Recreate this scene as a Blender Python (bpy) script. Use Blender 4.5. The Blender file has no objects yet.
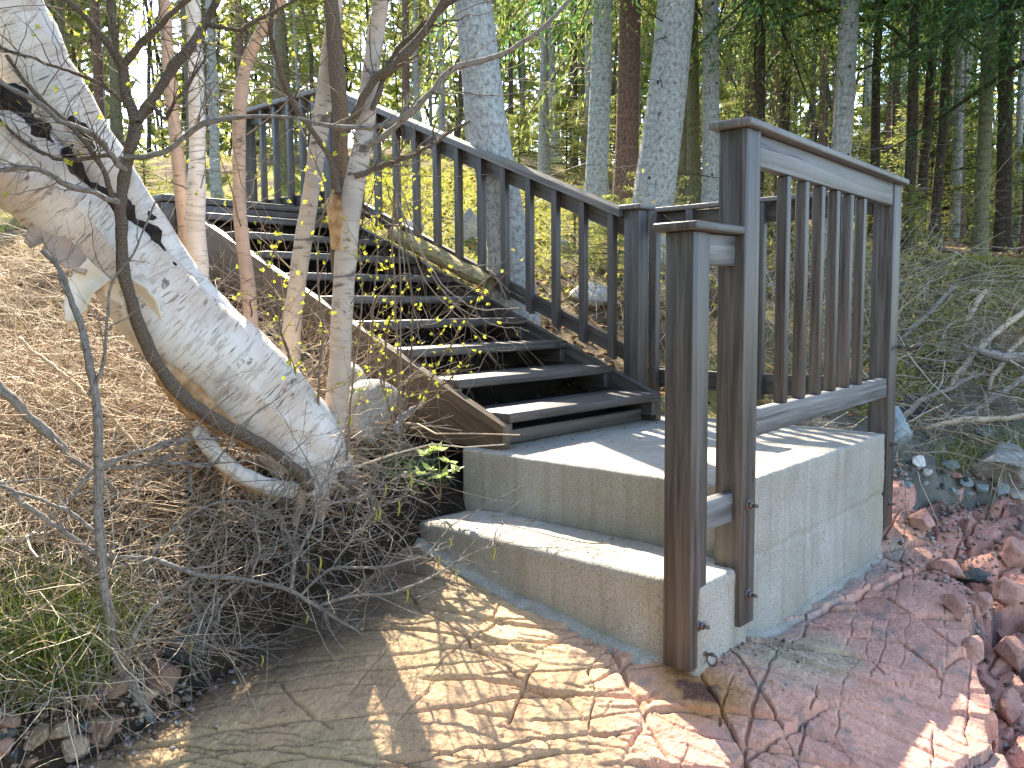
import bpy, math, random
import numpy as np
from mathutils import Vector

random.seed(11)
RNG = np.random.default_rng(11)
SC = bpy.context.scene
COL = SC.collection
R = math.radians

# ------------------------------------------------------------------ camera
CAM = np.array([-2.4276, -1.3029, 0.5644])
_y, _p, _r = R(42.3353), R(-5.0855), R(-0.5014)
FOC = 876.72
FW = np.array([math.cos(_y)*math.cos(_p), math.sin(_y)*math.cos(_p), math.sin(_p)])
_rt = np.array([math.sin(_y), -math.cos(_y), 0.0])
_up = np.cross(_rt, FW)
RT = _rt*math.cos(_r) + _up*math.sin(_r)
UP = -_rt*math.sin(_r) + _up*math.cos(_r)
HF = np.array([math.cos(_y), math.sin(_y)])          # level heading of the view
HR = np.array([math.sin(_y), -math.cos(_y)])         # level right hand


def at(u, v, d):
    """survey note (picture column, row, distance) -> point in the place"""
    return CAM + d*(FW + RT*(u-512)/FOC - UP*(v-384)/FOC)


def seen(P):
    d = np.asarray(P, float) - CAM
    z = d @ FW
    return 512 + FOC*(d @ RT)/z, 384 - FOC*(d @ UP)/z, z


cd = bpy.data.cameras.new('camera')
cam = bpy.data.objects.new('camera', cd)
COL.objects.link(cam)
from mathutils import Matrix
mw = Matrix.Identity(4)
for i in range(3):
    mw[i][0], mw[i][1], mw[i][2], mw[i][3] = RT[i], UP[i], -FW[i], CAM[i]
cam.matrix_world = mw
cd.sensor_width = 36
cd.lens = 36*FOC/1024
cd.clip_start, cd.clip_end = 0.05, 2000
SC.camera = cam

# ------------------------------------------------------------------ light
SUN = Vector((0.49, 0.93, 1.0)).normalized()
w = bpy.data.worlds.new('World')
SC.world = w
w.use_nodes = True
wn = w.node_tree
wn.nodes.clear()
sky = wn.nodes.new('ShaderNodeTexSky')
sky.sky_type = 'NISHITA'
sky.sun_disc = False
sky.sun_elevation = math.asin(SUN.z)
sky.sun_rotation = math.atan2(SUN.x, SUN.y)
sky.air_density, sky.dust_density, sky.ozone_density = 1.05, .8, 1.0
bg = wn.nodes.new('ShaderNodeBackground')
bg.inputs['Strength'].default_value = 0.15
wo = wn.nodes.new('ShaderNodeOutputWorld')
wn.links.new(sky.outputs[0], bg.inputs[0])
wn.links.new(bg.outputs[0], wo.inputs[0])
ld = bpy.data.lights.new('sun', 'SUN')
ld.energy, ld.angle, ld.color = 4.8, R(0.5), (1.0, 0.89, 0.72)
lo = bpy.data.objects.new('sun', ld)
COL.objects.link(lo)
lo.rotation_euler = SUN.to_track_quat('Z', 'Y').to_euler()
lo.location = SUN*30
SC.view_settings.view_transform = 'Standard'
SC.view_settings.look = 'None'
SC.view_settings.gamma = 1.0
SC.view_settings.use_curve_mapping = False
SC.view_settings.exposure = 2.25
SC.render.engine = 'CYCLES'
SC.cycles.max_bounces = 6
SC.cycles.diffuse_bounces = 3
SC.cycles.glossy_bounces = 2
SC.cycles.transmission_bounces = 3
SC.cycles.transparent_max_bounces = 4
SC.cycles.use_denoising = True
SC.cycles.sample_clamp_indirect = 6


# ------------------------------------------------------------------ noise in numpy
def hsh(i, j, s):
    v = np.sin(i*127.1 + j*311.7 + s*74.7)*43758.5453
    return v - np.floor(v)


def vn(x, y, s=0):
    xi, yi = np.floor(x), np.floor(y)
    fx, fy = x-xi, y-yi
    fx, fy = fx*fx*(3-2*fx), fy*fy*(3-2*fy)
    a, b, c, d = hsh(xi, yi, s), hsh(xi+1, yi, s), hsh(xi, yi+1, s), hsh(xi+1, yi+1, s)
    return (a*(1-fx)+b*fx)*(1-fy) + (c*(1-fx)+d*fx)*fy - 0.5


def fbm(x, y, s=0, o=4):
    t, a = 0, 1.0
    for k in range(o):
        t = t + a*vn(x, y, s+k*3.1)
        x, y, a = x*2.03+1.7, y*2.03-3.1, a*0.5
    return t


def cells(x, y, s):
    """F1, F2, cell random, offset from the cell's point"""
    xi, yi = np.floor(x), np.floor(y)
    f1 = np.full(x.shape, 9.0)
    f2 = f1.copy()
    cid = np.zeros(x.shape)
    ox, oy = np.zeros(x.shape), np.zeros(x.shape)
    for dx in (-1, 0, 1):
        for dy in (-1, 0, 1):
            cx, cy = xi+dx, yi+dy
            px, py = cx+0.1+0.8*hsh(cx, cy, s), cy+0.1+0.8*hsh(cx, cy, s+5)
            d = np.hypot(px-x, py-y)
            new = d < f1
            f2 = np.where(new, f1, np.minimum(f2, d))
            cid = np.where(new, hsh(cx, cy, s+9), cid)
            ox, oy = np.where(new, x-px, ox), np.where(new, y-py, oy)
            f1 = np.where(new, d, f1)
    return f1, f2, cid, ox, oy


def sstep(a, b, x):
    t = np.clip((x-a)/(b-a), 0, 1)
    return t*t*(3-2*t)


class RBF:
    def __init__(s, pts, c=0.12, lam=0.05):
        p = np.array(pts, float)
        s.p, s.c = p[:, :2], c
        n = len(p)
        d = np.hypot(p[:, None, 0]-p[None, :, 0], p[:, None, 1]-p[None, :, 1])
        A = np.zeros((n+3, n+3))
        A[:n, :n] = -np.sqrt(d*d+c*c) + np.eye(n)*lam
        Q = np.c_[np.ones(n), p[:, :2]]
        A[:n, n:], A[n:, :n] = Q, Q.T
        s.w = np.linalg.solve(A, np.r_[p[:, 2], 0, 0, 0])

    def __call__(s, x, y):
        x, y = np.asarray(x, float), np.asarray(y, float)
        o = s.w[-3] + s.w[-2]*x + s.w[-1]*y
        for (px, py), k in zip(s.p, s.w):
            o = o - k*np.sqrt((x-px)**2+(y-py)**2+s.c**2)
        return o


# ------------------------------------------------------------------ mesh building
def tag(o, label=None, cat=None, group=None, kind=None):
    if label: o['label'] = label
    if cat: o['category'] = cat
    if group: o['group'] = group
    if kind: o['kind'] = kind
    return o


def empty(name, loc, label, cat, group=None):
    o = bpy.data.objects.new(name, None)
    o.empty_display_size = 0.1
    COL.objects.link(o)
    o.location = [float(q) for q in loc]
    return tag(o, label, cat, group)


def raw_mesh(name, V, F, UV=None, smooth=False, col=None):
    """V (n,3); F list of (m,k) index arrays; UV list of (m,k,2) matching F"""
    V = np.asarray(V, np.float32)
    me = bpy.data.meshes.new(name)
    me.vertices.add(len(V))
    me.vertices.foreach_set('co', V.ravel())
    F = [np.asarray(f, np.int32) for f in F if len(f)]
    nl = sum(f.size for f in F)
    npoly = sum(len(f) for f in F)
    me.loops.add(nl)
    me.polygons.add(npoly)
    me.loops.foreach_set('vertex_index', np.concatenate([f.ravel() for f in F]))
    tot = np.concatenate([np.full(len(f), f.shape[1], np.int32) for f in F])
    st = np.r_[0, np.cumsum(tot)[:-1]].astype(np.int32)
    me.polygons.foreach_set('loop_start', st)
    me.polygons.foreach_set('loop_total', tot)
    if smooth:
        me.polygons.foreach_set('use_smooth', np.ones(npoly, bool))
    if UV is not None:
        l = me.uv_layers.new(name='UVMap')
        l.data.foreach_set('uv', np.concatenate([np.asarray(u, np.float32).ravel() for u in UV]))
    if col is not None:
        a = me.attributes.new('tint', 'FLOAT_COLOR', 'POINT')
        c4 = np.c_[col, np.ones(len(col))].astype(np.float32)
        a.data.foreach_set('color', c4.ravel())
    me.update(calc_edges=True)
    me.validate()
    return me


def obj(name, me, mat=None, parent=None, bevel=0):
    o = bpy.data.objects.new(name, me)
    COL.objects.link(o)
    if mat and not me.materials: me.materials.append(mat)
    if parent is not None:
        o.parent = parent
        o.matrix_parent_inverse = Matrix.Translation(-Vector(parent.location))
    if bevel:
        b = o.modifiers.new('edge', 'BEVEL')
        b.width, b.segments, b.limit_method = bevel, 2, 'ANGLE'
    return o


class G:
    def __init__(s):
        s.V, s.F, s.U, s.n = [], {}, {}, 0

    def add(s, V, F, U=None):
        V, F = np.asarray(V, float), np.asarray(F, int)
        k = F.shape[1]
        if U is None: U = np.zeros(F.shape+(2,))
        s.V.append(V)
        s.F.setdefault(k, []).append(F+s.n)
        s.U.setdefault(k, []).append(np.asarray(U, float))
        s.n += len(V)

    def beam(s, a, b, w, h, side=(0, 0, 1)):
        """plank from a to b; w along the third axis, h along «side» made square to it"""
        a, b = np.array(a, float), np.array(b, float)
        t = b-a
        L = np.linalg.norm(t); t = t/L
        sd = np.array(side, float); sd -= t*(sd@t); sd /= np.linalg.norm(sd)
        q = np.cross(t, sd)
        off = RNG.random(2)*7
        V = []
        for e in (a, b):
            for su, sv in ((-1, -1), (1, -1), (1, 1), (-1, 1)):
                V.append(e + q*su*w/2 + sd*sv*h/2)
        F = [[3, 2, 1, 0], [4, 5, 6, 7], [0, 1, 5, 4], [1, 2, 6, 5], [2, 3, 7, 6], [3, 0, 4, 7]]
        u0 = [[0, h], [w, h], [w, 0], [0, 0]]
        U = [[[x, y*.2] for x, y in u0]]*2
        acc = 0
        for d in (w, h, w, h):
            U = U+[[[acc, 0], [acc+d, 0], [acc+d, L], [acc, L]]]
            acc += d+.13
        s.add(V, F, np.array(U)+off)
        return s

    def box(s, x0, x1, y0, y1, z0, z1):
        d = np.array([x1-x0, y1-y0, z1-z0])
        c = np.array([x0+x1, y0+y1, z0+z1])/2
        k = int(np.argmax(d))
        e = np.zeros(3); e[k] = d[k]/2
        o = [i for i in range(3) if i != k]
        sd = np.zeros(3); sd[o[1]] = 1
        return s.beam(c-e, c+e, d[o[0]], d[o[1]], sd)

    def prism(s, poly, axis, lo, hi, ul=0):
        """poly: list of 2D points in the other two axes, extruded along axis lo..hi"""
        n = len(poly)
        P = np.array(poly, float)
        A = np.zeros((2*n, 3))
        o = [i for i in range(3) if i != axis]
        for k, q in enumerate((lo, hi)):
            A[k*n:(k+1)*n, o] = P
            A[k*n:(k+1)*n, axis] = q
        d = P[ul+1 if ul+1 < n else 0]-P[ul]; d /= np.linalg.norm(d)
        uv = np.c_[P@np.array([-d[1], d[0]]), P@d]
        s.add(A, [list(range(n))[::-1]], [uv[::-1]])
        s.add(A, [list(range(n, 2*n))], [uv])
        q = [[i, (i+1) % n, n+(i+1) % n, n+i] for i in range(n)]
        U = []
        for i in range(n):
            L = np.linalg.norm(P[(i+1) % n]-P[i])
            U.append([[0, 0], [0, L], [hi-lo, L], [hi-lo, 0]])
        s.add(A, q, U)
        return s

    def tubes(s, P, Rd, n=4, cap=False):
        """P (N,K,3) centre lines, Rd (N,K) radii"""
        P, Rd = np.asarray(P, float), np.asarray(Rd, float)
        if P.ndim == 2: P = P[None]
        Rd = Rd.reshape(P.shape[:2])
        if cap:
            t0 = P[:, :1]-(P[:, 1:2]-P[:, :1])*1e-3
            t1 = P[:, -1:]+(P[:, -1:]-P[:, -2:-1])*1e-3
            P = np.concatenate([t0, P, t1], 1)
            Rd = np.concatenate([Rd[:, :1]*.02, Rd, Rd[:, -1:]*.02], 1)
        N, K, _ = P.shape
        T = np.gradient(P, axis=1)
        T /= np.linalg.norm(T, axis=2, keepdims=True)+1e-9
        m = P[:, -1]-P[:, 0]
        m /= np.linalg.norm(m, axis=1, keepdims=True)+1e-9
        ref = np.where(np.abs(m[:, 2:3]) > .8, np.array([[-HF[0], -HF[1], 0.0]]), np.array([[0, 0, 1.0]]))[:, None]
        a = np.cross(np.broadcast_to(ref, T.shape), T)
        a /= np.linalg.norm(a, axis=2, keepdims=True)+1e-9
        b = np.cross(T, a)
        an = np.linspace(0, 2*np.pi, n+1)
        an[-1] = 0
        ca, sa = np.cos(an), np.sin(an)
        V = P[:, :, None] + Rd[:, :, None, None]*(a[:, :, None]*ca[None, None, :, None] + b[:, :, None]*sa[None, None, :, None])
        L = np.concatenate([np.zeros((N, 1)), np.cumsum(np.linalg.norm(np.diff(P, axis=1), axis=2), 1)], 1)
        uu = np.linspace(0, 1, n+1)[None, None]*(2*np.pi*Rd.mean(1))[:, None, None]
        UVv = np.stack(np.broadcast_arrays(uu, L[:, :, None]+RNG.random((N, 1, 1))*5), -1).reshape(-1, 2)
        i = np.arange(N)[:, None, None]*K*(n+1) + np.arange(K-1)[None, :, None]*(n+1) + np.arange(n)[None, None]
        F = np.stack([i, i+1, i+n+2, i+n+1], -1).reshape(-1, 4)
        s.add(V.reshape(-1, 3), F, UVv[F])
        return s

    def leaves(s, C, D, Nn, ln, wd):
        """kite shaped leaves: base C, direction D, normal Nn"""
        C, D, Nn = (np.asarray(q, float) for q in (C, D, Nn))
        D = D/(np.linalg.norm(D, axis=1, keepdims=True)+1e-9)
        S = np.cross(D, Nn)
        S /= np.linalg.norm(S, axis=1, keepdims=True)+1e-9
        ln, wd = np.broadcast_to(ln, len(C))[:, None], np.broadcast_to(wd, len(C))[:, None]
        V = np.stack([C, C+D*ln*.42+S*wd/2, C+D*ln, C+D*ln*.42-S*wd/2], 1).reshape(-1, 3)
        F = np.arange(len(C)*4).reshape(-1, 4)
        s.add(V, F, np.broadcast_to(np.array([[.5, 0], [1, .5], [.5, 1], [0, .5]]), (len(C), 4, 2)))
        return s

    def mesh(s, name, smooth=False):
        ks = sorted(s.F)
        return raw_mesh(name, np.concatenate(s.V), [np.concatenate(s.F[k]) for k in ks],
                        [np.concatenate(s.U[k]) for k in ks], smooth)

    def build(s, name, mat, parent=None, bevel=0, smooth=False):
        return obj(name, s.mesh(name, smooth), mat, parent, bevel)


def multi(name, parts, parent=None, smooth=True, just_mesh=False):
    """one mesh of several material regions: parts = [(G, material), ...]"""
    V, F, U, M, n = [], [], [], [], 0
    for k, (g, m) in enumerate(parts):
        if not g.V: continue
        V.append(np.concatenate(g.V))
        for q in sorted(g.F):
            f = np.concatenate(g.F[q])
            F.append(f+n); U.append(np.concatenate(g.U[q])); M.append(np.full(len(f), k, np.int32))
        n += len(V[-1])
    me = raw_mesh(name, np.concatenate(V), F, U, smooth)
    me.polygons.foreach_set('material_index', np.concatenate(M))
    for _, m in parts: me.materials.append(m)
    return me if just_mesh else obj(name, me, None, parent)


def smooth_line(P, n):
    """Catmull-Rom through rows of P (any columns), n samples"""
    P = np.asarray(P, float)
    Q = np.vstack([2*P[0]-P[1], P, 2*P[-1]-P[-2]])
    t = np.linspace(0, len(P)-1-1e-6, n)
    i = t.astype(int); f = (t-i)[:, None]
    a, b, c, d = Q[i], Q[i+1], Q[i+2], Q[i+3]
    return .5*((2*b)+(c-a)*f+(2*a-5*b+4*c-d)*f*f+(3*b-a-3*c+d)*f**3)


def stem_line(spec, n, wob=0.0, rs=1.0):
    """spec rows (column, row, distance, half width in pixels)"""
    P = np.array([list(at(u, v, d))+[rs*r*d/FOC] for u, v, d, r in spec])
    S = smooth_line(P, n)
    if wob:
        k = np.arange(n)
        for a in range(3):
            S[:, a] += wob*fbm(k*.35, np.full(n, a*7.3+P[0, 0]*13), 3)*1.2
        S[:, 3] *= 1+.25*fbm(k*.6, np.full(n, P[0, 1]*9), 5)
    return S[:, :3], np.maximum(S[:, 3], .0006)


def unit(v):
    return v/(np.linalg.norm(v, axis=-1, keepdims=True)+1e-9)


def rand_dirs(n, z=(-1, 1)):
    a = RNG.random(n)*2*np.pi
    zz = RNG.uniform(z[0], z[1], n)
    r = np.sqrt(np.maximum(0, 1-zz*zz))
    return np.c_[r*np.cos(a), r*np.sin(a), zz]


def twigs(P0, D, L, r0, K=6, bend=.25, droop=0.0, r1=.35):
    """many curved tapered twigs: returns (N,K,3),(N,K)"""
    N = len(P0)
    t = np.linspace(0, 1, K)[None, :, None]
    D = unit(np.asarray(D, float))
    B1, B2 = RNG.normal(size=(N, 1, 3)), RNG.normal(size=(N, 1, 3))
    L = np.broadcast_to(L, N)[:, None, None]
    P = np.asarray(P0, float)[:, None] + D[:, None]*t*L + bend*L*(B1*t*t + B2*np.sin(t*3.1)*.25*t)*.6
    P[:, :, 2] += -droop*(L*t*t)[:, :, 0]
    P += RNG.normal(size=P.shape)*.016*L
    r = np.broadcast_to(r0, N)[:, None]*(1-(1-r1)*t[:, :, 0])
    return P, r


# ------------------------------------------------------------------ node helper
class NT:
    def __init__(s, name, rough=.8, spec=.3):
        s.m = bpy.data.materials.new(name)
        s.m.use_nodes = True
        s.t = s.m.node_tree
        s.t.nodes.clear()
        s.out = s.t.nodes.new('ShaderNodeOutputMaterial')
        s.b = s.t.nodes.new('ShaderNodeBsdfPrincipled')
        s.b.inputs['Roughness'].default_value = rough
        s.b.inputs['Specular IOR Level'].default_value = spec
        s.t.links.new(s.b.outputs[0], s.out.inputs[0])

    def put(s, sock, v):
        if isinstance(v, bpy.types.NodeSocket): s.t.links.new(v, sock)
        elif isinstance(v, (tuple, list)) and sock.type == 'RGBA': sock.default_value = tuple(v)+((1,) if len(v) == 3 else ())
        else: sock.default_value = v

    def n(s, typ, out=0, attrs=None, **kw):
        nd = s.t.nodes.new('ShaderNode'+typ)
        for k, v in (attrs or {}).items(): setattr(nd, k, v)
        for k, v in kw.items():
            s.put(nd.inputs[int(k[1:])] if k[0] == 'i' and k[1:].isdigit() else nd.inputs[k.replace('_', ' ')], v)
        return nd.outputs[out]

    def uv(s, sx=1, sy=1):
        return s.n('Mapping', Vector=s.n('UVMap', attrs={'uv_map': 'UVMap'}), Scale=(sx, sy, 1))

    def pos(s, sx=1, sy=1, sz=1):
        return s.n('Mapping', Vector=s.n('TexCoord', out=3), Scale=(sx, sy, sz))

    def noise(s, v, sc, det=4, rough=.55, dist=0, out=0):
        return s.n('TexNoise', out=out, Vector=v, Scale=sc, Detail=det, Roughness=rough, Distortion=dist)

    def ramp(s, f, stops):
        nd = s.t.nodes.new('ShaderNodeValToRGB')
        e = nd.color_ramp.elements
        while len(e) < len(stops): e.new(.5)
        for q, (p, c) in zip(e, stops):
            q.position = p
            q.color = (c, c, c, 1) if isinstance(c, (int, float)) else tuple(c)+(1,)
        s.put(nd.inputs[0], f)
        return nd.outputs[0]

    def mix(s, f, a, b, mode='MIX'):
        nd = s.t.nodes.new('ShaderNodeMix')
        nd.data_type, nd.blend_type = 'RGBA', mode
        s.put(nd.inputs[0], f); s.put(nd.inputs[6], a); s.put(nd.inputs[7], b)
        return nd.outputs[2]

    def math(s, op, a, b=0.0):
        return s.n('Math', attrs={'operation': op}, i0=a, i1=b)

    def bump(s, h, d=.01, st=1.0, nrm=None):
        kw = dict(Height=h, Distance=d, Strength=st)
        if nrm is not None: kw['Normal'] = nrm
        return s.n('Bump', **kw)

    def done(s, col, nrm=None, rough=None):
        s.put(s.b.inputs['Base Color'], col)
        if nrm is not None: s.put(s.b.inputs['Normal'], nrm)
        if rough is not None: s.put(s.b.inputs['Roughness'], rough)
        return s.m


def wood_mat(name, dark, mid, pale, weather=.5):
    t = NT(name, .45, .65)
    fine = t.noise(t.uv(70, 3.0), 1.0, 7, .68)
    rings = t.n('TexWave', Vector=t.uv(1, .13), Scale=5.5, Distortion=7.0,
                Detail=2.0, Detail_Scale=.8, Detail_Roughness=.45, attrs={'bands_direction': 'X', 'wave_profile': 'SAW'})
    blot = t.noise(t.uv(3, 1.1), 1.6, 4)
    g = t.math('ADD', t.math('MULTIPLY', fine, .85), t.math('MULTIPLY', rings, .16))
    c = t.ramp(g, [(.36, dark), (.50, mid), (.66, pale)])
    c = t.mix(t.ramp(blot, [(.4, 0), (.7, weather)]), c, pale)
    kn = t.n('TexVoronoi', Vector=t.uv(5.5, 2.6), Scale=1.0, Randomness=1.0)
    c = t.mix(t.ramp(kn, [(.03, .85), (.085, 0)]), c, (.02, .016, .013))
    chk = t.noise(t.uv(42, .7), 1.0, 2, .4)
    ck = t.ramp(chk, [(.29, 1), (.33, 0)])
    c = t.mix(t.math('MULTIPLY', ck, .6), c, (.018, .016, .015))
    nb = t.bump(t.math('SUBTRACT', g, t.math('MULTIPLY', ck, 1.3)), .0022, .8)
    return t.done(c, nb, t.ramp(fine, [(.35, .38), (.7, .62)]))


WOOD = wood_mat('dark_stained_wood', (.020, .016, .014), (.048, .040, .035), (.100, .089, .082))
GREY = wood_mat('weathered_grey_wood', (.024, .019, .015), (.058, .048, .040), (.118, .105, .093), .3)
BROWN = wood_mat('brown_stringer_wood', (.045, .030, .018), (.092, .064, .040), (.15, .108, .07), .4)
RAILW = wood_mat('weathered_skylit_rail_wood', (.045, .044, .044), (.105, .104, .104), (.20, .205, .21), .45)  # weathered boards, with bluish sky light on the outer faces put into the colour
CAPW = wood_mat('cap_wood', (.04, .034, .03), (.10, .09, .082), (.21, .195, .18), .55)


def concrete_mat():
    t = NT('concrete', .85, .25)
    P = t.pos()
    big = t.noise(P, 2.2, 5, .6)
    fine = t.noise(P, 170, 3, .75)
    c = t.ramp(big, [(.3, (.31, .285, .235)), (.55, (.42, .395, .345)), (.75, (.52, .505, .46))])
    st = t.noise(t.pos(22, 22, .9), 1.0, 5, .65)
    c = t.mix(t.ramp(st, [(.36, .38), (.52, 0)]), c, (.24, .21, .15))
    lime = t.noise(t.pos(9, 9, 1.3), 1.0, 6, .7)
    c = t.mix(t.ramp(lime, [(.58, 0), (.75, .45)]), c, (.60, .62, .58))
    yel = t.noise(t.pos(3, 3, 1.2), 1.3, 4)
    c = t.mix(t.ramp(yel, [(.55, 0), (.75, .4)]), c, (.40, .34, .2))
    c = t.mix(t.ramp(fine, [(.38, .7), (.52, 0)]), c, (.19, .175, .135))
    pit = t.n('TexVoronoi', Vector=P, Scale=60.0)
    h = t.math('ADD', t.math('MULTIPLY', fine, .6), t.ramp(pit, [(.05, 0), (.2, .7)]))
    return t.done(c, t.bump(t.math('ADD', h, t.math('MULTIPLY', big, 1.5)), .006, .9))


CONC = concrete_mat()


def tinted(name, noise_sc=60, amp=.55, bump=.006, rough=.85, spec=.25, grain=True):
    t = NT(name, rough, spec)
    c = t.n('Attribute', attrs={'attribute_name': 'tint'})
    P = t.pos()
    f1, f2 = t.noise(P, noise_sc, 6, .7), t.noise(P, noise_sc*.17, 5, .65)
    k = t.math('ADD', t.math('MULTIPLY', f1, amp), t.math('MULTIPLY', f2, amp*.8))
    k = t.math('ADD', k, 1-amp*.9)
    kk = t.n('CombineColor', Red=k, Green=k, Blue=k)
    c = t.mix(1.0, c, kk, 'MULTIPLY')
    if grain:
        sp = t.noise(P, noise_sc*4.5, 2, .6)
        c = t.mix(t.ramp(sp, [(.33, .55), (.42, 0)]), c, (.05, .04, .035))
        sp2 = t.noise(P, noise_sc*3.3, 2, .6)
        c = t.mix(t.ramp(sp2, [(.6, 0), (.7, .4)]), c, (.55, .45, .4))
    return t.done(c, t.bump(t.math('ADD', f1, t.math('MULTIPLY', f2, 2.0)), bump, .9))


ROCK = tinted('bedrock', 70, .85, .010)
SOIL = tinted('forest_soil', 30, .9, .02, .95, .1, False)


def stone_mat(name, a, b, c3):
    t = NT(name, .8, .3)
    P = t.pos()
    n1, n2 = t.noise(P, 6, 6, .65), t.noise(P, 70, 4, .7)
    c = t.ramp(n1, [(.3, a), (.5, b), (.72, c3)])
    c = t.mix(t.ramp(n2, [(.35, .5), (.5, 0)]), c, tuple(q*.45 for q in a))
    return t.done(c, t.bump(t.math('ADD', n2, t.math('MULTIPLY', n1, 2.5)), .006, .9))


STONE_RED = stone_mat('red_stone', (.24, .115, .09), (.42, .225, .175), (.52, .33, .27))
STONE_RUST = stone_mat('rust_stone', (.15, .085, .06), (.27, .16, .115), (.37, .25, .18))
STONE_TAN = stone_mat('tan_stone', (.2, .13, .09), (.34, .25, .17), (.45, .35, .25))
STONE_BLUE = stone_mat('blue_grey_stone', (.13, .16, .175), (.24, .29, .30), (.36, .41, .41))
STONE_WHITE = stone_mat('white_stone', (.42, .41, .36), (.62, .61, .56), (.74, .73, .7))
STONE_DARK = stone_mat('dark_stone', (.03, .035, .035), (.06, .07, .07), (.11, .115, .11))
STONE_GREY = stone_mat('grey_stone', (.2, .19, .17), (.34, .33, .3), (.47, .46, .42))


def birch_mat(name='birch_bark', tone=(.69, .64, .575), peel=.9, pinkf=.55):
    t = NT(name, .6, .3)
    u = t.uv(1, 1)
    big = t.noise(t.uv(2.0, 3.2), 1.6, 5, .6)
    c = t.ramp(big, [(.32, tuple(q*.72 for q in tone)), (.5, tone), (.7, tuple(min(.86, q*1.1) for q in tone))])
    pk = t.noise(t.uv(5, 2.0), 1.2, 4)
    c = t.mix(t.ramp(pk, [(.46, 0), (.62, pinkf)]), c, (.58, .40, .27))
    le = t.noise(t.uv(16, 150), 1.0, 3, .5)
    lm = t.noise(t.uv(5, 8), 1.0, 3)
    lent = t.math('MULTIPLY', t.ramp(le, [(.59, 0), (.65, 1)]), t.ramp(lm, [(.44, 0), (.58, 1)]))
    c = t.mix(t.math('MULTIPLY', lent, .85), c, (.11, .075, .055))
    wr = t.noise(t.uv(7, 40), 1.0, 5, .7, 1.2)
    c = t.mix(t.ramp(wr, [(.40, .6), (.46, 0)]), c, (.36, .28, .21))
    bl = t.noise(t.uv(6, 9), 1.0, 6, .75, .8)
    c = t.mix(t.ramp(bl, [(.64-.04*peel, 0), (.70-.04*peel, .85)]), c, (.07, .055, .045))
    h = t.math('SUBTRACT', t.math('MULTIPLY', wr, 1.0), t.math('MULTIPLY', lent, .5))
    return t.done(c, t.bump(h, .004, .8))


BIRCH = birch_mat()
BIRCH_PINK = birch_mat('pinkish_birch_bark', (.42, .30, .23), 1.4, .6)
BIRCH_GREY = birch_mat('grey_birch_bark', (.46, .40, .34), 1.5, .6)


def bark_mat(name, base, lich, knots=True, su=30, sv=9, lt=.5):
    t = NT(name, .9, .15)
    n1 = t.noise(t.uv(su*2.2, sv*3.2), 1.0, 5, .75)
    n2 = t.noise(t.uv(su*1.5, sv*3.2), 1.0, 6, .8)
    c = t.ramp(n1, [(.36, tuple(q*.3 for q in base)), (.5, base), (.66, tuple(q*1.6 for q in base))])
    c = t.mix(t.ramp(n2, [(lt-.07, 0), (lt+.13, .85)]), c, lich)
    h = n1
    if knots:
        k = t.n('TexVoronoi', Vector=t.uv(9, 6.5), Scale=1.0)
        km = t.ramp(k, [(.05, 1), (.10, 0)])
        c = t.mix(km, c, (.02, .016, .013))
        h = t.math('SUBTRACT', n1, km)
    return t.done(c, t.bump(h, .012, 1.0))


BARK_GREY = bark_mat('grey_spruce_bark', (.20, .19, .17), (.47, .48, .46), lt=.46)
BARK_LICHEN = bark_mat('lichen_spruce_bark', (.20, .195, .18), (.50, .53, .52), lt=.45)
BARK_GREEN = bark_mat('mossy_spruce_bark', (.13, .115, .07), (.24, .24, .13), lt=.48)
BARK_RED = bark_mat('reddish_spruce_bark', (.16, .10, .075), (.25, .18, .15), lt=.56)
BARK_DARK = bark_mat('dark_spruce_bark', (.075, .06, .045), (.17, .16, .12), lt=.6)
BARK_ALDER = bark_mat('alder_bark', (.17, .13, .095), (.30, .25, .19), False, 60, 60, .55)
BARK_TWIG = bark_mat('grey_twig_bark', (.26, .225, .19), (.42, .39, .35), False, 80, 14, .5)
BARK_LOG = bark_mat('mossy_log_bark', (.28, .21, .13), (.30, .30, .09), False, 20, 6, .5)


def plain(name, cols, rough=.85, spec=.15, sc=20, obj_rand=False):
    t = NT(name, rough, spec)
    f = t.n('NewGeometry', out=8) if obj_rand else t.noise(t.pos(), sc, 4)
    lo, hi = (0.0, 1.0) if obj_rand else (.3, .7)
    st = [(lo+(hi-lo)*i/(len(cols)-1), c) for i, c in enumerate(cols)]
    return t.done(t.ramp(f, st))


SHRUBW = plain('shrub_twigs', [(.10, .08, .06), (.20, .165, .13), (.31, .27, .22)], obj_rand=True)
TWIGS = plain('twigs', [(.13, .08, .05), (.30, .21, .14), (.44, .34, .24), (.56, .46, .34), (.64, .58, .48)], obj_rand=True)
TWIGS_BANK = plain('grey_bank_twigs', [(.12, .09, .06), (.29, .24, .16), (.43, .37, .26), (.55, .50, .38)], obj_rand=True)
TWIGS_DK = plain('brown_twigs', [(.09, .065, .045), (.17, .125, .09), (.26, .20, .15)], obj_rand=True)
LITTER = plain('leaf_litter', [(.09, .045, .025), (.17, .10, .055), (.30, .20, .12), (.36, .11, .045), (.24, .12, .07), (.42, .33, .22)], obj_rand=True)
IRON = plain('rusty_iron', [(.05, .035, .03), (.16, .13, .12)], .5, .5, 90)
WOUND_GAP = plain('black_wound_and_gap_shade', [(.012, .010, .009), (.05, .04, .032)], .9, .1, 30)  # black of the small wounds and of the shaded gap between birch stems
PAPER = plain('peeling_birch_paper', [(.72, .56, .38), (.82, .76, .66)], .6, .3, 12)
INNER = plain('orange_inner_bark', [(.20, .10, .04), (.42, .24, .11), (.55, .40, .24)], .8, .2, 22)


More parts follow.
